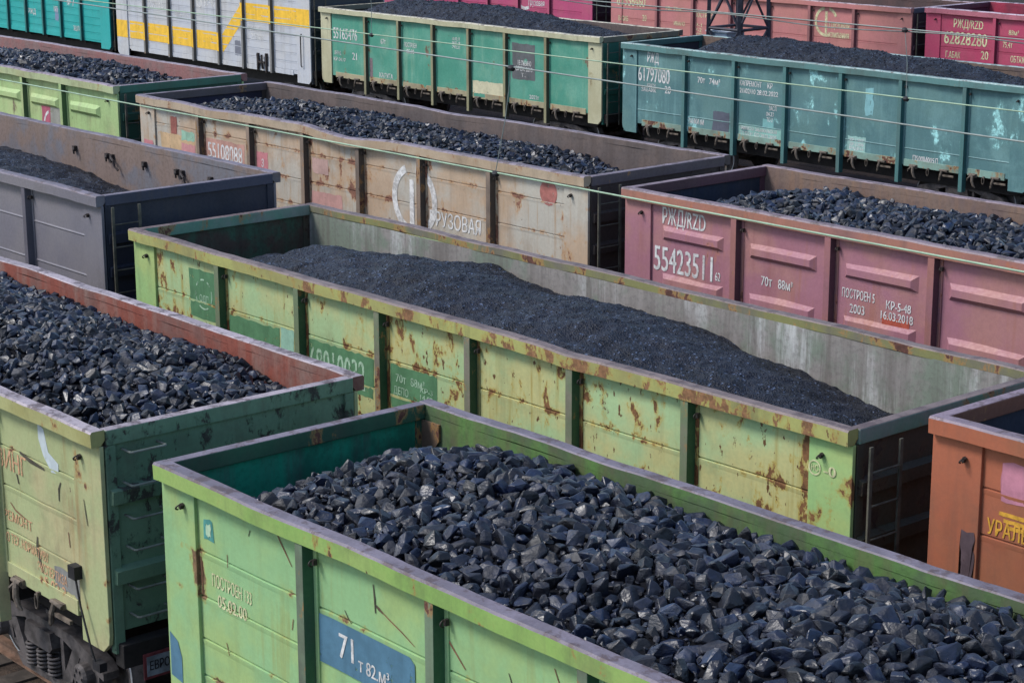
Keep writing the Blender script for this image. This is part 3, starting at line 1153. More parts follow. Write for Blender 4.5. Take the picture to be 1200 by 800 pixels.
# B, left edge of the same track: olive
B = WK['B'] = wagon('B', 'olive coal wagon at the left edge with orange inside and spring bogie in view', -12.0133, TY[0], 3.384, seed=2.6,
    body=paint('olive wagon paint', lin('#a3ab7c'), lin('#b0a87e'), 2.6, rust=.70, run=.5, zs=[3.234, 2.774, 2.354, 1.874, 1.514], xs=[.53+1.69*k for k in range(8)], edge=.09, streak=.4, speck=.72, grime=.4, dirt=lin('#6f6350')),
    rail=paint('olive rail paint', lin('#a9a974'), lin('#98945f'), 3.6, rust=.66, chipscale=3.5),
    inn=inner('orange rust inside', lin('#85493c'), lin('#74524a'), lin('#8a756b'), 4, .55),
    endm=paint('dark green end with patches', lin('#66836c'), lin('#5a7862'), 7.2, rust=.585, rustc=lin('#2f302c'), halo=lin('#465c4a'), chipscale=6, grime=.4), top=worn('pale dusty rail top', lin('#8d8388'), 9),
    seams=(-.61, -1.03, -1.51, -1.87), rungs=True, latches=True, endribs=(-.65, -1.44), hb=1.97)
lettering(B, 'ЛИЗИНГ', 10.34, -.845, .20, 'orange_text', width=.98)
lettering(B, 'РЕМОНТ', 10.75, -1.40, .10, 'orange_text', width=.60)
lettering(B, 'ПО ТЕХ. НОРМАТИВУ', 10.72, -1.64, .10, 'orange_text', width=.95)
lettering(B, 'ЭКСПЕРТИЗА', 11.42, -1.78, .10, 'orange_text', width=.62)
lettering(B, '5 02 2', 11.55, -1.93, .13, 'orange_text', width=.46)
patch(B, 11.55, 11.75, -.40, -.22, field('whitewash splash', lin('#bcc6c8'), .7, 5, .1), seed=5, poly=[(11.62, -.20), (11.74, -.24), (11.72, -.36), (11.80, -.46), (11.98, -.54), (11.97, -.64), (11.84, -.66), (11.70, -.52), (11.62, -.36)], label='white paint splash')
patch(B, 11.78, 12.28, -1.84, -1.62, field('grey overpaint', lin('#7c7c78'), .7, 6, .15), seed=6)
for pts, w, mt in (
    ([(11.45, -1.42), (11.44, -1.52), (11.47, -1.64), (11.53, -1.78)], .07, scd), ([(12.0, -.72), (11.96, -.80), (11.95, -.92)], .04, scd), ([(11.2, -.60), (11.4, -.64), (11.7, -.66)], .07, scd),
    ([(12.52, -.75), (12.55, -.9), (12.57, -1.0)], .025, scd), ([(10.68, -1.70), (10.72, -1.82), (10.76, -1.9)], .07, scd), ([(11.1, -.85), (11.12, -.95)], .05, scd), ([(12.1, -1.2), (12.12, -1.35)], .03, scr), ([(10.9, -1.2), (11.0, -1.26), (11.3, -1.31)], .03, scr)):
    scratch(B, pts, w, mt)
# folded warning plate and lever
mb = MB(); mb.box(LW+.10, LW+.12, -1.20, -.86, .86, 1.12)
pl = mb.build('warning_plate', plain('red plate border', lin('#6b3236'), .6, 7), B['root'], bevel=.004); pl['label'] = 'red edged white plate on the end wall'
mb = MB(); mb.box(LW+.121, LW+.126, -1.17, -.89, .89, 1.09)
mb.build('plate_face', plain('plate face', lin('#747c84'), .6, 8), pl)
me, co, w_ = text_mesh('ЕВРО', .10, .8)
co2 = np.stack([np.full(len(co), LW+.129), -1.14+co[:, 0]*.22/w_, .95+co[:, 1]*.9], 1)
me.vertices.foreach_set('co', co2.ravel()); me.materials.clear(); me.materials.append(M['dark']); me.update()
put('plate_lettering', me, pl)
mb = MB(); mb.tube([(12.33, -1.53, 1.85), (12.45, -1.55, 1.55), (12.62, -1.56, 1.2), (12.70, -1.55, 1.02)], .012, 6); mb.box(12.27, 12.40, -1.57, -1.48, 1.80, 1.93); mb.box(12.64, 12.78, -1.56, -1.48, .97, 1.06)
mb.build('release_rod', M['dark'], B['root'])

# D, centre: yellow green, rusty
D = WK['D'] = wagon('D', 'rusty yellow green wagon numbered 68010032 holding a ridge of fine coal', -7.3807, TY[1], 3.416, seed=3.7,
    body=paint('yellow green wagon paint', lin('#a4bd8c'), lin('#bcb67e'), 3.7, zs=[3.266, 2.676, 2.276, 1.876], xs=DP, edge=.07, rust=.60, run=.75, rustc=lin('#5f4128'), halo=lin('#ab9448'), streak=.35, speck=.635, grime=.22, dirt=lin('#7b6c45'), chipscale=4.3),
    rail=paint('yellow rusty rail paint', lin('#a5a564'), lin('#968f5c'), 4.7, rust=.555, rustc=lin('#6a4c34'), halo=lin('#a08a4a'), chipscale=4.5, streak=.5, speck=.64),
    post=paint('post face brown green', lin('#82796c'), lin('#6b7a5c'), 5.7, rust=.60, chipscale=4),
    postshade=paint('shaded green post side two', lin('#365a38'), lin('#2c4a30'), 6.7, rust=.64, chipscale=4),  # deeper green holds the shade of the post sides
    corner=paint('corner plate green', lin('#9abd7c'), lin('#a6b874'), 8.7, rust=.64, rustc=lin('#5f4128'), halo=lin('#a48f48'), speck=.70, grime=.2),
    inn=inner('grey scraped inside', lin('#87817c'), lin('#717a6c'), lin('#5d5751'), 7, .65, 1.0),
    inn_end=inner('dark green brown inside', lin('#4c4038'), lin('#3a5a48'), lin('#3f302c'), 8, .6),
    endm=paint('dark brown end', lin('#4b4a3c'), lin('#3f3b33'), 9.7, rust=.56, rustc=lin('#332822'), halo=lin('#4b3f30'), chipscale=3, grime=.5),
    endrail=paint('grey green end rail', lin('#5e8a76'), lin('#7d857f'), 10.7, rust=.62), top=worn_brown, lip=paint('mossy lip', lin('#7b7a4d'), lin('#6a665a'), 2.2, rust=.56),
    seams=(-.74, -1.14, -1.54), posts=DP, flange=paint('rust eaten edge', lin('#8a8a5a'), lin('#8f7f48'), 14.3, rust=.50, rustc=lin('#57371f'), halo=lin('#a08440'), chipscale=6), endribs=(-.566, -1.126, -1.70), knocks=[(3.2, .4, .0, .02, 1), (7.5, .5, -.015, .0, 1), (9, .3, -.02, 0, -1)])
dkg = field('dark green overpaint', lin('#56805c'), .65, 23, .12)
patch(D, 1.38, 2.08, -.98, -.33, dkg, seed=7, label='dark green square with a round emblem')
ring(D, 1.73, -.645, .21, .022, 'palegreen', gaps=((20, 40), (65, 85), (110, 128), (150, 175), (215, 235), (300, 325)))
lettering(D, 'ОДП', 1.62, -.75, .09, 'palegreen', width=.22)
patch(D, 2.33, 3.46, -1.30, -.80, dkg, seed=8)
patch(D, 3.50, 3.78, -1.40, -.76, field('pale teal paint', lin('#8fb5a0'), .7, 3, .12), seed=9)
patch(D, 4.13, 5.46, -1.30, -.79, dkg, seed=10)
lettering(D, '68010032', 4.14, -1.23, .36, 'palegreen', width=1.16)
patch(D, 5.80, 6.66, -1.30, -.78, dkg, seed=11)
lettering(D, '70т', 5.90, -.98, .10, 'palegreen', width=.20); lettering(D, '88м³', 6.18, -.98, .10, 'palegreen', width=.26)
lettering(D, 'ДЕПО', 5.86, -1.13, .09, 'palegreen', width=.28)
for k in range(4): lettering(D, ('КР-3', '14.02', 'ДР-2', '07.16')[k], 6.36, -1.02-.085*k, .06, 'palegreen', width=.24)
ring(D, 12.42, -.47, .075, .014, 'cream', ); lettering(D, 'НС', 12.375, -.50, .06, 'cream', width=.09); lettering(D, '-0', 12.53, -.515, .10, 'cream', width=.15)

# C, left on the middle track: slate grey
C = WK['C'] = wagon('C', 'slate grey wagon at the left with a dark blue end wall', -21.1094, TY[1], 3.758, seed=4.4,
    body=paint('slate grey wagon paint', lin('#716e76'), lin('#79757a'), 4.4, rust=.80, speck=.82, streak=.2, grime=.2, rough=.5),
    post=paint('slate post', lin('#5f5c66'), lin('#56535c'), 5.4, rust=.8, speck=.82),
    inn=inner('tan grey inside', lin('#7b6a62'), lin('#6b6a70'), lin('#6a5a4f'), 9, .5),
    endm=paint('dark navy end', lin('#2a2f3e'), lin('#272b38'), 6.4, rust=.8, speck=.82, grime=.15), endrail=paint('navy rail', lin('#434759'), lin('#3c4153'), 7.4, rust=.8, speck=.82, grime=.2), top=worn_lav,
    seams=(), beads=(-.66, -1.25), endribs=(-.62, -1.10, -1.60), hb=2.38, amp=.007)
for x_, n_ in ((12.1, 2), (11.2, 1), (10.2, 2), (9.2, 1), (8.0, 2), (6.9, 1)):
    mb = MB()
    for k in range(n_):
        mb.box(x_+k*.16-.05, x_+k*.16+.03, 1.36, 1.425, 3.758-.36, 3.758-.27)
        mb.tube([(x_+k*.16, 1.36, 3.46), (x_+k*.16+.05, 1.33, 3.43), (x_+k*.16+.04, 1.34, 3.36)], .016, 6)
    if n_ == 2: mb.tube([(x_+.2, 1.34, 3.44), (x_+.3, 1.32, 3.40), (x_+.33, 1.33, 3.30), (x_+.40, 1.35, 3.25)], .02, 6)
    mb.build('lashing_ring', M['hook'], C['root'])

# E, right on the middle track: orange brown, empty
Ew = WK['E'] = wagon('E', 'orange brown empty wagon at the right edge with yellow lettering and a pink patch', 6.3838, TY[1], 3.759, seed=5.5,
    body=paint('orange brown wagon paint', lin('#a45f45'), lin('#9b6147'), 5.5, rust=.74, run=.35, rustc=lin('#4a3a38'), halo=lin('#8a523c'), speck=.76, streak=.3, grime=.25),
    inn=inner('blue black inside', lin('#2f3342'), lin('#272b3a'), lin('#3b3742'), 10, .4),
    endm=paint('brown end', lin('#7b4a3a'), lin('#6b4438'), 6.5, rust=.7), top=worn('lavender dusty rail top', lin('#6f616c'), 11), seams=(-.55, -.98, -1.42, -1.85), hb=2.38, corner_w=.53)
patch(Ew, .72, 1.5, -.62, -.27, field('pink paint', lin('#b87b8b'), .6, 24, .12), seed=12, label='pink paint patch')
patch(Ew, .36, .50, -1.5, -.98, field('grey brown overpaint', lin('#54454a'), .7, 25, .2), seed=13)
for k in range(3):
    patch(Ew, .72+.05*k, 1.2, -.755-.055*k, -.72-.055*k, M['yellow'], name='painted_logo', seed=14+k, rag=.006)
lettering(Ew, 'УРАЛВАГОН', .60, -.95, .14, 'yellow', width=.80)

# F, beige on the third track
F = WK['F'] = wagon('F', 'weathered beige wagon numbered 55108088 with a big faded ring emblem', -17.7264, TY[2], 3.758, seed=6.1,
    body=paint('beige grey wagon paint', lin('#b7b1a4'), lin('#b9a086'), 6.1, zs=[3.608, 3.258, 2.758, 2.308, 1.908], xs=FP, edge=.08, rust=.63, run=.75, rustc=lin('#6b4a3c'), halo=lin('#b08a62'), streak=.35, speck=.69, grime=.35, dirt=lin('#85684f'), fadec=(.40, .58)),
    rail=paint('tan rail paint', lin('#b3a088'), lin('#a58f76'), 7.1, rust=.62, halo=lin('#a07f60'), rustc=lin('#6d4f40'), chipscale=4),
    post=paint('post tan', lin('#8f7c6c'), lin('#6f6258'), 8.1, rust=.60), postshade=paint('shaded brown post side', lin('#55493f'), lin('#463f3a'), 9.1, rust=.62),  # darker brown is shade painted on the post sides
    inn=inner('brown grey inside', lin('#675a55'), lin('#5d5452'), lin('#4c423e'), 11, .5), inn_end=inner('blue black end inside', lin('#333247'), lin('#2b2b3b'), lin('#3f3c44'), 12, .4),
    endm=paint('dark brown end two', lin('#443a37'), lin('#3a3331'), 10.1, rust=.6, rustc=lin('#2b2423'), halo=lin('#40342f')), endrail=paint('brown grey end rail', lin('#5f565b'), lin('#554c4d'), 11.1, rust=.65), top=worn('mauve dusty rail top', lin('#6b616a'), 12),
    seams=(-.50, -1.0, -1.45, -1.85), posts=FP, flange=paint('rust eaten edge two', lin('#a3937e'), lin('#8f7a64'), 15.3, rust=.54, rustc=lin('#5f4032'), halo=lin('#a0764e'), chipscale=6), endribs=(-.62, -1.1, -1.6), knocks=[(6.9, .75, -.07, .03, -1), (5.6, .4, .02, 0, -1), (2.6, .5, -.03, .0, -1), (4.4, .4, .02, .02, -1), (6, 1.2, -.03, 0, 1)])
pk = field('salmon paint field', lin('#b98e80'), .65, 26, .14)
patch(F, 2.30, 3.60, -1.02, -.60, pk, seed=15); lettering(F, '55108088', 2.36, -.96, .30, 'bold_white', width=1.18)
patch(F, 4.0, 4.36, -1.02, -.66, field('rose paint field', lin('#c07c80'), .65, 27, .14), seed=16); lettering(F, 'З', 4.16, -.92, .14, 'white')
patch(F, .70, 1.9, -1.16, -.66, field('peach paint field', lin('#c6a882'), .65, 28, .12), seed=17)
patch(F, 1.42, 1.9, -.74, -.56, field('sea green paint field', lin('#8fb39c'), .65, 29, .12), seed=18)
patch(F, 1.42, 1.9, -1.2, -.80, field('rose paint field two', lin('#c58c8c'), .65, 30, .12), seed=19, off=.0058)
patch(F, 1.06, 1.26, -.66, -.32, field('rust red stain', lin('#9a5f55'), .65, 31, .2), seed=20, off=.0056)
patch(F, .10, .45, -1.10, -.86, field('rose paint field three', lin('#c27f84'), .65, 30, .12), seed=21)
patch(F, 5.70, 6.6, -1.6, -1.14, field('rose paint field four', lin('#bb9088'), .65, 30, .12), seed=22); patch(F, 5.75, 6.2, -.82, -.56, field('rose paint field five', lin('#bb9a90'), .65, 32, .12), seed=23)
patch(F, 11.8, 12.1, -.52, -.20, field('rust red stain two', lin('#a76a62'), .65, 33, .2), seed=24, poly=[(11.95+.2*math.cos(a), -.37+.2*math.sin(a)) for a in np.linspace(0, 6.28, 17)[:-1]])
ring(F, 8.63, -.92, .60, .13, 'bold_white', gaps=((84, 112), (255, 290)), ex=1.0)
patch(F, 8.50, 8.62, -1.40, -.60, M['bold_white'], name='painted_logo', seed=25, rag=.006, off=.0060)
lettering(F, 'ГРУЗОВАЯ', 9.03, -1.28, .24, 'bold_white', width=1.30)

# G, lime on the third track
G = WK['G'] = wagon('G', 'lime green wagon at the upper left with pressed ribs and pinkish inside', -31.44, TY[2], 3.84, seed=7.3,
    body=paint('lime wagon paint', lin('#a0ba7e'), lin('#aab982'), 7.3, rust=.665, run=.4, rustc=lin('#5d5444'), halo=lin('#8c9362'), speck=.70, grime=.3),
    rail=paint('pale lime rail', lin('#aab58a'), lin('#a3a77c'), 8.3, rust=.66), postshade=paint('shaded lime post side', lin('#4f6a45'), lin('#46593f'), 9.3, rust=.68),  # right faces of the posts carry painted shade
    inn=inner('pink brown inside', lin('#8a5f5c'), lin('#7d6562'), lin('#8b7572'), 13, .5),
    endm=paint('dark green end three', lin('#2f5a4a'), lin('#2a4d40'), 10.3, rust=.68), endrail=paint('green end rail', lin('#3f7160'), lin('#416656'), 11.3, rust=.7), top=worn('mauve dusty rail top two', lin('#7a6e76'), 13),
    seams=(), ribs=[(-.60, .12), (-1.28, .12)], corner_w=.53)
patch(G, 9.62, 10.0, -1.12, -.66, field('raspberry paint field', lin('#a8586a'), .65, 34, .12), seed=26)
ring(G, 10.0, -1.08, .30, .06, 'white', a0=105, a1=170)
patch(G, 10.01, 10.42, -1.25, -.70, field('grey paint field', lin('#8f8f86'), .65, 35, .12), seed=27)

# H, pink on the third track
H = WK['H'] = wagon('H', 'dusty pink wagon numbered 55423511 with pressed ribs on its side and lump coal', -4.06, TY[2], 3.713, seed=8.2,
    body=paint('dusty pink wagon paint', lin('#9d6b77'), lin('#a57671'), 8.2, rust=.70, run=.6, rustc=lin('#55383a'), halo=lin('#a86f5c'), streak=.35, dirt=lin('#7c4a4c'), speck=.76, grime=.25),
    rail=paint('rusty pink rail', lin('#a3705f'), lin('#976a66'), 9.2, rust=.64, rustc=lin('#5d3c34'), halo=lin('#a8694c')), postshade=paint('shaded plum post side', lin('#5c3a45'), lin('#52343f'), 10.2, rust=.7), post=paint('pink post face', lin('#96655f'), lin('#94646c'), 12.2, rust=.68),  # plum on the post sides is shade put into the colour
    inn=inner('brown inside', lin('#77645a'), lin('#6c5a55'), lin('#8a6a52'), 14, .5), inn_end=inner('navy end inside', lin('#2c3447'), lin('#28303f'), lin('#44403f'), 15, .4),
    endm=paint('plum end', lin('#5c3c46'), lin('#4f343c'), 11.2, rust=.7), top=worn('mauve dusty rail top three', lin('#6f6067'), 14), seams=(), ribs=[(-.57, .115), (-1.27, .115)], flange=paint('rusty pink edge', lin('#8f6068'), lin('#986a62'), 18.2, rust=.6, rustc=lin('#5b3a34'), halo=lin('#a06650'), chipscale=6))
lettering(H, 'РЖД/RZD', .74, -.44, .235, 'white', width=.86)
lettering(H, '55423511', .58, -1.13, .36, 'white', width=1.17); lettering(H, '62', 1.80, -1.10, .12, 'white', width=.10)
lettering(H, '70т', 2.66, -1.02, .13, 'white', width=.20); lettering(H, '88м³', 2.97, -1.02, .13, 'white', width=.26)
lettering(H, 'ПОСТРОЕН 5', 4.10, -.93, .12, 'white', width=.55); lettering(H, '2003', 4.24, -1.12, .12, 'white', width=.25)
patch(H, 4.78, 5.22, -1.2, -1.08, field('brick red stain', lin('#a8503f'), .65, 36, .15), seed=28)
lettering(H, 'КР-5-48', 4.84, -.97, .11, 'white', width=.40); lettering(H, '16.03.2018', 4.76, -1.11, .11, 'white', width=.52)

# K, green on the fourth track
cream = paint('cream corner paint', lin('#b9b697'), lin('#aaa585'), 3.9, rust=.66, rustc=lin('#5c5140'), halo=lin('#8d815c'), grime=.3)
K = WK['K'] = wagon('K', 'bright green wagon numbered 55165476 with cream posts and heaped fine coal', -35.6529, TY[3], 3.324, seed=9.4,
    body=paint('bright green wagon paint', lin('#468c77'), lin('#5b9783'), 9.4, run=.35, zs=[3.17, 1.36], xs=KP, edge=.08, rust=.685, rustc=lin('#5a4c40'), halo=lin('#5c8a6c'), speck=.72, streak=.25, grime=.2, dirt=lin('#9fb79c')),
    rail=cream, post=paint('cream olive post', lin('#8d8a6c'), lin('#7c775a'), 4.9, rust=.66), postshade=paint('shaded olive post side', lin('#4b4b3c'), lin('#44463a'), 5.9, rust=.66), corner=cream, sillm=paint('cream brown sill', lin('#a39a7c'), lin('#857a62'), 6.9, rust=.6),  # dark olive paints the shade on the post sides
    inn=inner('dull brown inside', lin('#5f5450'), lin('#544c4c'), lin('#463e3c'), 16, .5),
    endm=paint('teal end', lin('#2c6a5c'), lin('#245648'), 10.4, rust=.66), endrail=paint('olive end rail', lin('#6f6d5e'), lin('#5d5a50'), 11.4, rust=.62), top=worn('pale olive rail top', lin('#a5a08e'), 15), seams=(), amp=.030, latches=True, posts=KP, endribs=(-.75, -1.45))
lettering(K, '55165476', .62, -.93, .34, 'white', width=1.25); lettering(K, '21', 1.58, -1.52, .22, 'white', width=.25)
lettering(K, 'ДР ВЧД', .66, -1.42, .11, 'white', width=.36); lettering(K, 'КР 04.17', .62, -1.62, .11, 'white', width=.62); lettering(K, '67т', 3.05, -.92, .15, 'white', width=.24)
lettering(K, 'ПОСТРОЕН', 4.2, -.92, .13, 'white', width=.62); lettering(K, '05.96', 4.32, -1.10, .12, 'white', width=.38); lettering(K, 'КАЛУГА', 2.95, -1.94, .14, 'white', width=.68)
for k in range(3): lettering(K, ('16.02.17', '04.05.19', 'ЭКСП')[k], 6.5, -.55-.12*k, .09, 'white', width=.36)
dg = field('dark grey paint field', lin('#5d5f61'), .65, 37, .12)
patch(K, 9.17, 10.15, -1.42, -.42, dg, seed=29, label='dark grey square field'); lettering(K, 'НЕ СЪЕМНО', 9.4, -1.02, .13, 'white', width=.60); lettering(K, 'СРОК 2019', 9.3, -1.18, .12, 'white', width=.75); lettering(K, 'ТО', 9.55, -1.34, .10, 'white', width=.24)
patch(K, 7.36, 8.86, -1.98, -1.62, field('cream paint field', lin('#c5bfa0'), .65, 38, .1), seed=30); patch(K, 2.34, 2.62, -1.98, -1.38, field('mauve grey field', lin('#7b6c70'), .65, 39, .12), seed=31)
lettering(K, '2022г', 9.9, -1.92, .11, 'white', width=.42)

# L, teal on the fourth track
L_ = WK['L'] = wagon('L', 'dull teal wagon numbered 61797080 with pale patches and heaped fine coal', -21.9683, TY[3], 3.26, seed=10.6,
    body=paint('teal wagon paint', lin('#517678'), lin('#5c7f7d'), 10.6, rust=.61, rustc=lin('#7aa6a4'), halo=lin('#668f8e'), speck=.76, streak=.3, dirt=lin('#7ba3a2'), grime=.35, chipscale=1.6),
    rail=paint('teal rail', lin('#5a8280'), lin('#557471'), 11.6, rust=.72), postshade=paint('shaded teal post side', lin('#2f5f5f'), lin('#2c5656'), 12.6, rust=.75), post=paint('teal post', lin('#4b7573'), lin('#506f6d'), 13.6, rust=.74), sillm=paint('pale teal sill', lin('#82a396'), lin('#75877a'), 14.6, rust=.6),  # post sides in darker teal, shade mixed into the colour
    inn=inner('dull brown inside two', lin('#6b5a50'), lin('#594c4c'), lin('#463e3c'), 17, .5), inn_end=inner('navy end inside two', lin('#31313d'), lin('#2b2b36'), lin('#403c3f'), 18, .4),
    endm=paint('teal end two', lin('#2f5a5c'), lin('#2a4c4e'), 12.4, rust=.7), top=worn('teal dusty rail top', lin('#7c9391'), 16), seams=(), beads=(-1.72,), amp=.032, latches=True, posts=LP)
lettering(L_, 'РЖД', .90, -.45, .25, 'white', width=.42); lettering(L_, '61797080', .56, -.95, .38, 'white', width=1.18)
lettering(L_, 'КРАСН', .90, -1.10, .10, 'white', width=.30); lettering(L_, 'ЗАБАЙК', .68, -1.22, .10, 'white', width=.55); lettering(L_, '20', 1.56, -1.20, .19, 'white', width=.22)
lettering(L_, '70т', 2.72, -.82, .15, 'white', width=.26); lettering(L_, '74м³', 3.12, -.82, .15, 'white', width=.38)
lettering(L_, 'КАПРЕМОНТ', 4.19, -.75, .13, 'white', width=.72); lettering(L_, 'КР', 5.10, -.75, .13, 'white', width=.16); lettering(L_, '21/02/10 28.02.2022', 4.19, -.93, .12, 'white', width=1.26)
lettering(L_, 'ЗАСЛ', 5.18, -1.28, .11, 'white', width=.24); lettering(L_, '04.23', 5.10, -1.42, .10, 'white', width=.24); lettering(L_, 'ТО 2', 5.12, -1.56, .10, 'white', width=.2)
lettering(L_, 'ТАНКИ 6М', 2.42, -1.88, .13, 'white', width=.55)
patch(L_, 3.28, 3.84, -1.98, -1.48, field('mauve grey field two', lin('#565a66'), .65, 40, .12), seed=32)
pt = field('pale aqua paint field', lin('#86b3a8'), .65, 41, .12)
patch(L_, 4.17, 5.60, -2.02, -1.70, pt, seed=33); patch(L_, 5.0, 5.36, -1.74, -1.5, field('aqua paint field', lin('#78aba9'), .65, 42, .1), seed=34)
for k in range(2): lettering(L_, ('ПРИПИСКА ЗАБАЙКАЛЬСКАЯ', 'ГОДЕН ДО 28.02.2025')[k], 4.22, -1.84-.13*k, .085, 'white', width=1.25, off=.0075)
patch(L_, 7.70, 8.24, -1.98, -1.62, field('pale aqua paint field two', lin('#93b8b0'), .65, 43, .1), seed=35)
for k in range(3): lettering(L_, ('КР-1 2017', 'ДР-2 2020', 'ВЧДР14')[k], 7.76, -1.74-.10*k, .07, 'white', width=.42, off=.0075)
lettering(L_, 'П500М005Л', 9.66, -1.98, .12, 'white', width=.72)
patch(L_, 8.20, 8.44, -1.08, -.44, field('sky paint run', lin('#83b3b6'), .65, 44, .1), seed=36, rag=.05, label='pale blue paint run')

# J, grey with a yellow stripe
JP = [.78, 2.0, 3.62, 5.18, 6.77, 8.25, 9.9, 11.16]
J = WK['J'] = wagon('J', 'tall grey wagon with a yellow stripe that climbs to the right', -48.3, TY[3], 3.95, L=12.05, seed=11.8,
    body=paint('light grey wagon paint', lin('#b9bcc2'), lin('#bdbdbd'), 11.8, rust=.73, speck=.74, grime=.25, streak=.3), post=paint('dark grey post', lin('#7b7a78'), lin('#6c6a68'), 12.8, rust=.64), postshade=paint('shaded grey post side', lin('#55534f'), lin('#4b4a48'), 13.8, rust=.68),  # darker grey is painted shade on the posts' right faces
    inn=inner('grey inside', lin('#55534f'), lin('#4b4a48'), lin('#403c3a'), 19, .4), endm=paint('dark grey end', lin('#3b4148'), lin('#363a40'), 14.8, rust=.7), top=worn_lav,
    seams=[-.30-.272*k for k in range(10)], hb=2.86, amp=.006, posts=JP, corner_w=.76, plen=2.93, endribs=(-.7, -1.4, -2.1), name='coal_wagon')
use(J)
yel = field('yellow stripe paint', lin('#e8b93e'), .6, 45, .1)
def stripe(poly):
    patch(J, poly[0][0], 0, 0, 0, yel, name='yellow_stripe', seed=40, poly=poly)
z0 = 3.95
for a, b in ((0.0, .845), (JP[0]-.03, JP[1]), (JP[1], JP[2]), (JP[2], JP[3]), (JP[3], JP[4])):
    g = 0 if a == 0 else .10
    patch(J, a, 0, 0, 0, yel, name='yellow_stripe', seed=41, poly=[(a+g+.005, 1.48-z0), (b-.10, 1.48-z0), (b-.10, 2.09-z0), (a+g+.005, 2.09-z0)])
patch(J, JP[4]+.1, 0, 0, 0, yel, name='yellow_stripe', seed=42, poly=[(JP[4]+.10, 1.40-z0), (JP[5]-.10, 2.55-z0), (JP[5]-.10, 3.18-z0), (JP[4]+.10, 2.02-z0)])
for a, b in ((JP[5], JP[6]), (JP[6], JP[7]), (11.19, 12.03)):
    patch(J, a, 0, 0, 0, yel, name='yellow_stripe', seed=43, poly=[(a+.11, 2.60-z0), ((11.27 if b == JP[7] else b-.10) if b < 12 else b, 2.60-z0), ((11.27 if b == JP[7] else b-.10) if b < 12 else b, 3.18-z0), (a+.11, 3.18-z0)])
for i in range(1, 7):       # the stripe runs over the faces of the posts
    if i in (5, 6): za, zb_ = 2.60, 3.18
    else: za, zb_ = 1.48, 2.09
    mb = MB(); mb.box(JP[i]-.053, JP[i]+.053, -YO-.003, -YO+.002, za, zb_)
    mb.build('yellow_stripe', yel, J['root'])
lettering(J, '53541627', 2.16, 2.66-z0, .36, 'white', width=1.16)
ring(J, 5.55, 3.0-z0, .16, .05, 'white'); lettering(J, 'ВЭК', 5.86, 2.92-z0, .24, 'white', width=.62)
lettering(J, 'УСТЬ-ЛУГА', 3.95, 2.45-z0, .15, 'white', width=.9); lettering(J, 'ПОСТРОЕН', 8.45, 2.30-z0, .14, 'white', width=.9); lettering(J, '2008г', 8.65, 2.02-z0, .20, 'white', width=.75)
patch(J, 7.66, 8.0, 1.42-z0, 1.90-z0, field('blue grey field', lin('#72757f'), .65, 46, .1), seed=44)
mb = MB()
for k in range(2):
    mb.tube([(9.08+.26*k, -1.50, 1.10), (9.16+.2*k, -1.54, 1.32), (9.06+.26*k, -1.52, 1.56)], .035, 7)
mb.box(9.02, 9.10, -1.52, -1.44, 1.05, 1.6); mb.box(9.52, 9.58, -1.53, -1.44, 1.0, 1.62); mb.box(9.1, 9.5, -1.55, -1.47, 1.29, 1.35)
mb.build('discharge_gear', M['hook'], J['root'])
mb = MB(); mb.tube([(11.62, -1.52, 1.35), (11.62, -1.56, 1.40), (11.62, -1.56, 2.35), (11.62, -1.52, 2.40)], .02, 6); mb.build('grab_handle', M['hook'], J['root'])

# I, turquoise
IP = [.76, 2.0, 4.24-1.5, 4.24, 5.72, 7.09, 8.47, 9.99]
IP = [.70, 2.05, 3.10, 4.24, 5.72, 7.09, 8.47, 9.99]
I = WK['I'] = wagon('I', 'turquoise wagon with plank grooves at the top left corner', -60.85, TY[3], 3.95, L=12.05, seed=12.9,
    body=paint('turquoise wagon paint', lin('#25a09b'), lin('#2fa39f'), 12.9, rust=.76, speck=.76, grime=.15, streak=.2), post=paint('turquoise post', lin('#1f7f7c'), lin('#236f6c'), 13.9, rust=.7), postshade=paint('shaded turquoise post side', lin('#164b4b'), lin('#163f40'), 14.9, rust=.7),  # shade of the post sides put into a deep turquoise
    inn=inner('grey inside two', lin('#3f4b4c'), lin('#374243'), lin('#40403a'), 20, .4), endm=paint('dark teal end', lin('#1d4a4a'), lin('#1c4041'), 15.9, rust=.7), top=worn_lav,
    seams=[-.30-.272*k for k in range(10)], hb=2.75, amp=.006, posts=IP+[11.16], corner_w=.70, plen=2.82)
use(I)
lettering(I, 'РЖД', 5.82, 1.85-z0, .2, 'white', width=.6); lettering(I, 'КРП', 7.85, 2.05-z0, .2, 'white', width=.3); lettering(I, '№ 7', 8.90, 2.35-z0, .28, 'white', width=.55); lettering(I, 'ЗАЩИТА', 9.30, 1.45-z0, .18, 'white', width=.5)
patch(I, 7.92, 8.18, 1.70-z0, 2.2-z0, field('mauve field', lin('#7b86a0'), .65, 47, .1), seed=45)
use(A)

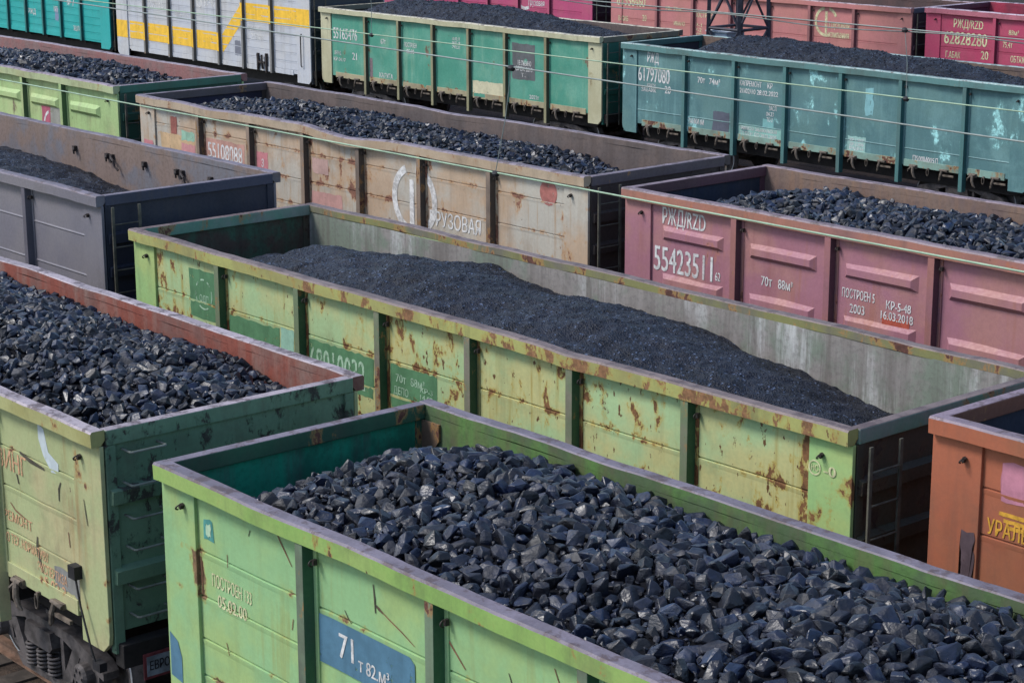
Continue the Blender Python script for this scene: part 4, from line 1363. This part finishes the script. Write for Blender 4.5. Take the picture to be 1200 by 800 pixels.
# N, M, O on the fifth track
NP = [.6, 2.24, 3.91, 5.59, 7.24, 8.94, 10.7, 12.32]
OP = [.7, 2.46, 4.15, 5.8, 7.45, 9.1, 10.75, 12.34]
N = WK['N'] = wagon('N', 'salmon pink wagon numbered 61556460 on the farthest track behind the lattice mast', -33.97, TY[4], 3.56, seed=13.2,
    body=paint('salmon wagon paint', lin('#bd7a78'), lin('#b87b74'), 13.2, rust=.76, speck=.8, grime=.15, streak=.2), post=paint('salmon post', lin('#9a6464'), lin('#8c5c5c'), 14.2, rust=.74), postshade=paint('shaded plum post side two', lin('#6c444c'), lin('#5f3e46'), 15.2, rust=.74),  # post sides darkened to plum as painted shade
    inn=inner('brown inside two', lin('#5b4644'), lin('#4f4040'), lin('#463a3a'), 21, .4), endm=paint('plum end two', lin('#4f3640'), lin('#45303a'), 16.2, rust=.74), endrail=paint('slate end rail', lin('#5b5866'), lin('#55525e'), 17.2, rust=.74), top=worn('rose dusty rail top', lin('#98848a'), 17), seams=(-.66, -1.1, -1.5, -1.87), posts=NP)
lettering(N, '61556460', .30, -.68, .34, 'cream', width=1.34); lettering(N, '20', 1.50, -1.14, .20, 'cream', width=.2); lettering(N, 'В-СИБ', .38, -1.20, .16, 'cream', width=.44)
lettering(N, '70т 76м³', 2.6, -.70, .12, 'cream', width=.8); lettering(N, 'ИВАНО', 3.0, -1.18, .13, 'cream', width=.5); lettering(N, 'ПОСТРОЕН', 3.95, -.85, .16, 'cream', width=.9)
for k in range(3): lettering(N, ('КР-1', 'КР-2', 'ЭКСП')[k], 3.8, -1.16-.16*k, .12, 'cream', width=.48)
ring(N, 9.56, -.62, .46, .09, 'cream', gaps=((75, 100), (290, 360), (0, 22))); patch(N, 9.51, 9.60, -.98, -.30, M['cream'], name='painted_logo', seed=46, rag=.005)
lettering(N, 'грузовая', 9.68, -.78, .20, 'cream', width=.80); lettering(N, 'компания', 9.66, -1.08, .20, 'cream', width=.82)
Mw = WK['M'] = wagon('M', 'crimson pink wagon at the top edge beyond the bright green wagon', -47.78, TY[4], 3.6, seed=14.1,
    body=paint('crimson pink wagon paint', lin('#b54d72'), lin('#b25770'), 14.1, rust=.77, speck=.8, grime=.15, streak=.2), postshade=paint('shaded wine post side', lin('#6a2d46'), lin('#5f2a40'), 15.1, rust=.75),
    inn=inner('wine inside', lin('#5b3444'), lin('#4f303e'), lin('#463a3a'), 22, .4), endm=paint('wine end', lin('#45283a'), lin('#3d2434'), 16.1, rust=.75), top=worn('rose dusty rail top two', lin('#98848a'), 18), seams=(-.66, -1.1, -1.5, -1.87))  # wine colour paints the shaded side of the posts
ring(Mw, 9.3, -.70, .5, .11, 'white', a0=200, a1=300); lettering(Mw, 'грузовая', 9.50, -1.02, .22, 'white', width=.86)
O = WK['O'] = wagon('O', 'crimson wagon numbered 62828280 in the upper right corner', -20.59, TY[4], 3.63, seed=15.4,
    body=paint('crimson wagon paint', lin('#b0405f'), lin('#ae4a62'), 15.4, rust=.78, speck=.8, grime=.15, streak=.2), rail=paint('rose rail', lin('#b56a78'), lin('#a96472'), 16.4, rust=.76), postshade=paint('shaded wine post side two', lin('#7a2c46'), lin('#6d2a40'), 17.4, rust=.76),  # shade on the post sides painted in a dark wine
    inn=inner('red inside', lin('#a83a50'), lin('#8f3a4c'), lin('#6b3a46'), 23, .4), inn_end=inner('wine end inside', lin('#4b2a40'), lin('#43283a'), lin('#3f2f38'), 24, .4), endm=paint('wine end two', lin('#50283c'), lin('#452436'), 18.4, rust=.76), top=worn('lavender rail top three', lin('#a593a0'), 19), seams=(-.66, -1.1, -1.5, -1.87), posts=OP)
lettering(O, 'РЖД/RZD', .98, -.52, .24, 'cream', width=1.04); lettering(O, '62828280', .66, -1.0, .36, 'cream', width=1.52); lettering(O, '20', 1.98, -1.36, .24, 'cream', width=.26); lettering(O, 'Г.АБАК', .74, -1.40, .18, 'cream', width=.52); lettering(O, '75,4т', 2.72, -.96, .16, 'cream', width=.32); lettering(O, '88м³', 2.9, -.60, .14, 'cream', width=.34); lettering(O, 'ОБТЯЖ', 3.0, -1.36, .18, 'cream', width=.5)

# ------------------------------------------------------------------ loads
lump_load(A, 3.2, [(0, 2.45), (.5, 2.80), (1.1, 3.08), (2.0, 3.17), (12.9, 3.18)], .22, .022, .098, 36000, 1.8, 11, 'loose black lump coal filling the nearest light green wagon', single=True)
lump_load(B, 3.2, [(0, 3.2), (10.5, 3.17), (11.6, 3.08), (12.3, 2.98), (12.9, 2.80)], .24, .02, .086, 30000, 1.9, 12, 'loose black lump coal filling the olive green wagon at the left edge', single=True, x0=4.5, tilt=lambda x, y: -.05*y)
finish_singles({'A': A, 'B': B})
lump_load(F, 3.5, [(0, 2.85), (.5, 3.2), (1.0, 3.45), (2.0, 3.50), (9.5, 3.42), (10.6, 3.30), (12, 3.1), (12.9, 2.95)], .16, .035, .075, 16000, 1.5, 13, 'small lump coal filling the weathered beige wagon', fine_lumps=True, tilt=lambda x, y: -.03*y)
lump_load(G, 3.6, [(0, 3.6), (9.0, 3.62), (10.6, 3.52), (12.0, 3.40), (12.9, 3.25)], .16, .04, .095, 12000, 1.5, 14, 'lump coal filling the lime green wagon at the upper left', fine_lumps=True, x0=4.0, tilt=lambda x, y: -.04*y)
lump_load(H, 3.5, [(0, 2.75), (.5, 3.1), (1.0, 3.35), (1.8, 3.48), (12.9, 3.45)], .16, .038, .092, 14000, 1.5, 15, 'lump coal filling the dusty pink wagon', tilt=lambda x, y: -.03*y)
fine_load(D, [(0, 2.0), (.5, 2.35), (1.0, 2.62), (2.0, 2.85), (2.9, 2.95), (4.3, 3.05), (5.3, 3.0), (6.3, 2.93), (7.3, 2.98), (8.1, 2.95), (9.5, 2.78), (10.9, 2.54), (11.8, 2.38), (12.9, 2.15)], .36, 21, 'ridge of fine black coal along the rusty yellow green wagon', .03, grit=9000, ridge=.05, pw=1.6)
fine_load(C, [(0, 3.15), (6.0, 3.12), (7.4, 3.08), (8.5, 2.95), (9.3, 2.84), (10.0, 2.74), (10.8, 2.92), (11.6, 3.08), (12.3, 3.04), (12.9, 2.95)], .24, 22, 'low fine coal in the slate grey wagon', .035, x0=3.0, grit=6000)
fine_load(K, [(0, 2.4), (.9, 2.85), (2.2, 3.18), (5.9, 3.26), (8.2, 3.16), (11.1, 2.9), (12.3, 2.78), (12.9, 2.6)], .40, 23, 'heaped fine black coal in the bright green wagon', .05, grit=5000, gr=(.012, .03))
fine_load(L_, [(0, 2.1), (.9, 2.5), (1.7, 2.78), (2.6, 3.1), (4.3, 3.14), (6.5, 3.10), (9.1, 3.0), (11.5, 2.76), (12.9, 2.5)], .38, 24, 'heaped fine black coal in the dull teal wagon', .05, grit=5000, gr=(.012, .03))

# ------------------------------------------------------------------ overhead wires
copper = plain('green copper wire', lin('#8fa68c'), .5, 50, .15)
steelw = plain('grey stranded wire', lin('#808984'), .5, 51, .15)
def wire_pts(y, zf, x0=-70, x1=42, n=60):
    return [(x0+(x1-x0)*i/n, y, zf(x0+(x1-x0)*i/n)) for i in range(n+1)]
def catenary(y, zc, zm, label, drops, extra=False):
    root = empty('overhead_line', (0, y, 0), label, 'overhead wire')
    MB().tube(wire_pts(0, zc), .0075, 6).build('contact_wire', copper, root, True)
    MB().tube(wire_pts(0, zm), .0062, 6).build('messenger_wire', steelw, root, True)
    if extra:
        MB().tube(wire_pts(0.03, lambda x: zm(x)-.035-.02*math.sin(x*2.1), n=240), .006, 5).build('stranded_cable', steelw, root, True)
    for xa, za, xb, zb in drops:
        d = MB().tube([(xb, 0, zb), ((xa+xb)/2+.02, 0, (za+zb)/2), (xa, 0, za)], .004, 5).build('dropper', steelw, root)
        for x, z in ((xa, za), (xb, zb)):
            MB().tube([(x-.03, 0, z), (x-.015, 0, z-.01), (x+.015, 0, z-.01), (x+.03, 0, z)], [.012, .026, .026, .012], 8).build('clamp', M['dark'], d)
catenary(TY[0], lambda x: 6.115+.002*x, lambda x: 7.03-.0102*x, 'pair of overhead wires running above the nearest track', [(4.81, 6.125, 5.01, 6.98), (-9.5, 6.1, -9.4, 7.12), (17, 6.15, 17.1, 6.86)])
catenary(TY[1], lambda x: 6.25+.002*x, lambda x: 6.91, 'pair of overhead wires running above the second track from the front', [(4.74, 6.26, 4.69, 6.91), (-3.78, 6.243, -3.8, 6.91), (-12, 6.23, -12, 6.91)], True)

# ------------------------------------------------------------------ lattice mast
def mast():
    root = empty('lattice_mast', (-24.1, 28.5, -.3), 'dark steel lattice mast rising behind the heaped coal of the teal wagon', 'mast')
    st = plain('dark mast steel', lin('#2c2b36'), .6, 55)
    hw = .66
    H_ = 16.0
    top = .45
    def hwz(z): return hw-(hw-top)*z/H_
    for sx in (-1, 1):
        for sy in (-1, 1):
            mb = MB(); mb.tube([(sx*hw, sy*hw, 0), (sx*top, sy*top, H_)], .08, 4)
            mb.build('leg', st, root)
    mb = MB(); mb.tube([(0.05, 0, 0), (0.05, 0, H_)], .10, 8); mb.build('cable_duct', st, root)
    zs = [3.35+1.9*k for k in range(-1, 7)]
    for side in range(4):
        mb = MB()
        c = [(-1, -1), (1, -1), (1, 1), (-1, 1)]
        a, b = c[side], c[(side+1) % 4]
        for i, z in enumerate(zs):
            w = hwz(z)
            mb.tube([(a[0]*w, a[1]*w, z), (b[0]*w, b[1]*w, z)], .045, 5)
            if i+1 < len(zs):
                w2 = hwz(zs[i+1])
                mb.tube([(a[0]*w, a[1]*w, z), (b[0]*w2, b[1]*w2, zs[i+1])], .036, 5)
                mb.tube([(b[0]*w, b[1]*w, z), (a[0]*w2, a[1]*w2, zs[i+1])], .036, 5)
        mb.build('bracing', st, root)
    mb = MB(); mb.box(-.75, .02, -.5, .25, 2.75, 3.22); cb = mb.build('cabinet', plain('cabinet paint', lin('#8e9aaa'), .5, 56, .1), root, bevel=.015)
    mb = MB(); mb.box(-.80, .07, -.55, .30, 3.222, 3.27); mb.build('cabinet_lid', plain('lid paint', lin('#c0c4ca'), .5, 57, .1), cb, bevel=.01)
mast()

for o in list(bpy.data.objects):
    if o.type == 'MESH' and o.name.startswith('text'): bpy.data.objects.remove(o)
